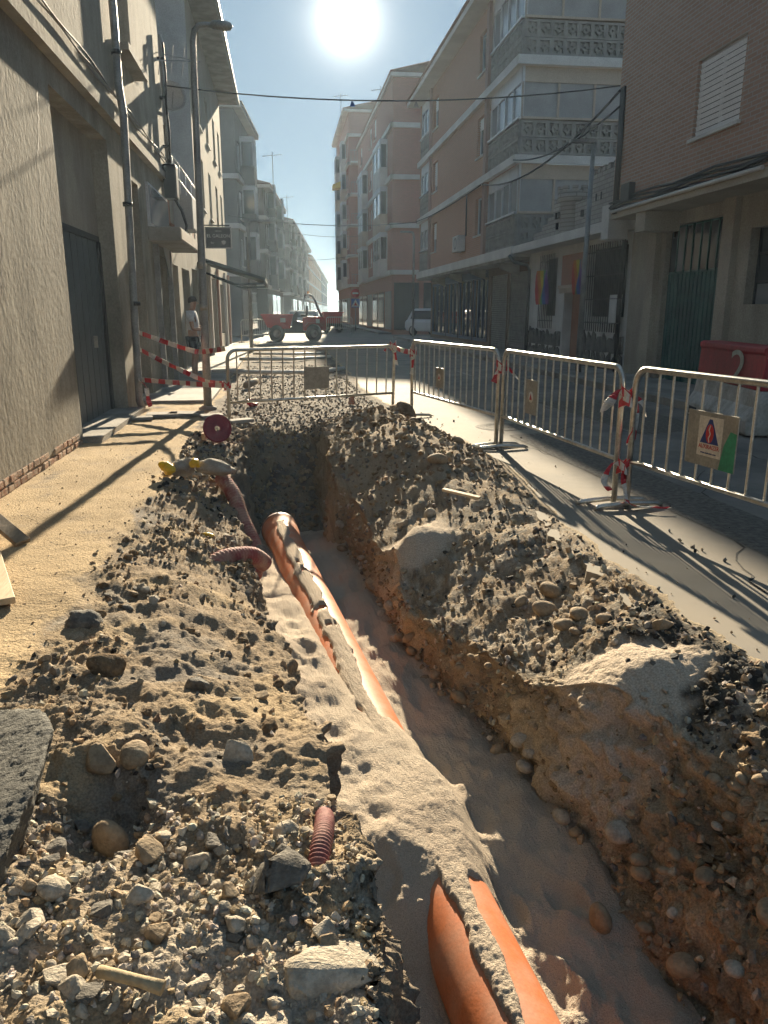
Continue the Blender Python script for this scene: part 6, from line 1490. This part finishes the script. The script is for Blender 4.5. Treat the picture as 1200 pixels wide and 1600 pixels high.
for lab, c, s in (('bright yellow plastic scrap at the left end of the tan sack', (-1.09,7.2,.08), .068), ('bright yellow plastic scrap between the two sacks', (-.85,7.22,.12), .05), ('small yellow rag on the left bank above the duct elbow', (-.64,5.95,-.22), .04)):
    me = cobble_mesh(int(s*1000), 3, .9, (1,.7,.8)).copy(); me.materials.clear(); me.materials.append(M['yellow']); o = bpy.data.objects.new('plastic_scrap', me); col.objects.link(o); o.location = c; o.scale = (s,s,s); tag(o, lab, 'plastic')
m = MB(); a = Vector((-1.52,3.95,.035)); b = Vector((-2.15,5.45,.05)); m.bar(a, b, .2, .035); pk = m.build('plank', M['wood']); bevel(pk, .004); tag(pk, 'pale new plank lying on the dusty left pavement', 'plank')
m = MB(); m.bar((-1.74,5.12,.02), (-2.3,5.42,.42), .12, .03); pk = m.build('plank', M['old_wood']); bevel(pk, .004); tag(pk, 'weathered grey board leaning at the left edge', 'plank')
m = MB(); m.bar((1.25,5.95,.10), (1.50,5.75,.07), .05, .02); tag(m.build('lath', M['wood']), 'short broken lath on the right bank', 'wood')
m = MB(); m.tube([(-.46,1.50,.045),(-.42,1.48,.05),(-.36,1.455,.05),(-.31,1.44,.04)], [.014,.013,.0125,.016], 10); tag(m.build('dry_stick', M['bone']), 'short thick dry stick lying in the pale rubble at the bottom left', 'stick')
for i, (x, y, rz, s) in enumerate(((-1.78,11.55,.1,(.22,.16)),(-1.45,11.6,-.15,(.24,.16)),(-1.05,11.3,.3,(.16,.12)),(-.62,10.75,.5,(.17,.1)),(-2.0,11.2,.2,(.14,.1)))):
    m = MB(); ca, sa = math.cos(rz), math.sin(rz); m.obox((x,y,.03), (ca*s[0],sa*s[0],0), (-sa*s[1],ca*s[1],0), (.0,0.01,.02)); o = m.build('paving_slab', M['concrete']); bevel(o, .006)
    tag(o, ('loose paving slab leaning by the tape end','loose paving slab lying left of the lamp post','loose paving slab in front of the lamp post','pale tile under the left foot of the end barrier','small loose paving slab near the garage threshold')[i], 'slab')
def tube_thing(name, label, cat, pts, r, mat): m = MB(); m.tube(pts, r, 8); return tag(m.build(name, mat), label, cat)
tube_thing('pale_conduit', 'long pale conduit lying across the refilled strip behind the end barrier', 'conduit', [(-1.7,19.3,.07),(-.6,18.7,.09),(.45,18.5,.09),(1.0,19.2,.07),(1.55,20.1,.05)], .05, M['white'])
tube_thing('pale_conduit', 'second pale conduit lying across the strip farther back', 'conduit', [(-1.3,24.0,.08),(.2,23.6,.09),(1.5,25.2,.06)], .05, M['white'])
tube_thing('pale_conduit', 'thin pale conduit farthest back on the refilled strip', 'conduit', [(-1.0,27.0,.08),(.3,26.4,.09),(1.3,27.5,.06)], .04, M['white'])
m = MB(); m.lathe((-.52,12.6,.03), (.3,-.2,1), [(-.02,.06),(.0,.085),(.06,.09),(.065,.075),(.02,.06)], 16); tag(m.build('plastic_cup', M['red']), 'small red plastic cup on the gravel behind the end barrier', 'cup')
m = MB(); m.cyl((-.75,15.6,.06), (-.55,15.9,.12), .07, 12); tag(m.build('stub_pipe', M['bag']), 'short stub of pipe lying on the gravel behind the end barrier', 'pipe')
m = MB(); m.prism([Vector((1.02,12.55,.02)), Vector((1.12,12.5,.02)), Vector((1.1,12.55,.16)), Vector((1.05,12.57,.12))], (0,0,0), (.02,.04,0)); tag(m.build('orange_scrap', M['terracotta']), 'small orange scrap standing under the right end of the barrier', 'scrap')

# ================================================================== HAZE
hz = MB(); hz.box((-690, -110, -1.4), (890, 1450, 22.5))
hm_ = bpy.data.materials.new('haze'); hm_.use_nodes = True; ht = hm_.node_tree; ht.nodes.clear()
pv = ht.nodes.new('ShaderNodeVolumePrincipled'); pv.inputs['Color'].default_value = (.6,.8,1.0,1); pv.inputs['Density'].default_value = .00062; pv.inputs['Anisotropy'].default_value = .5
ho = ht.nodes.new('ShaderNodeOutputMaterial'); ht.links.new(pv.outputs[0], ho.inputs['Volume'])
tag(hz.build('haze', hm_), 'thin bright summer haze in the air of the street', kind='stuff')
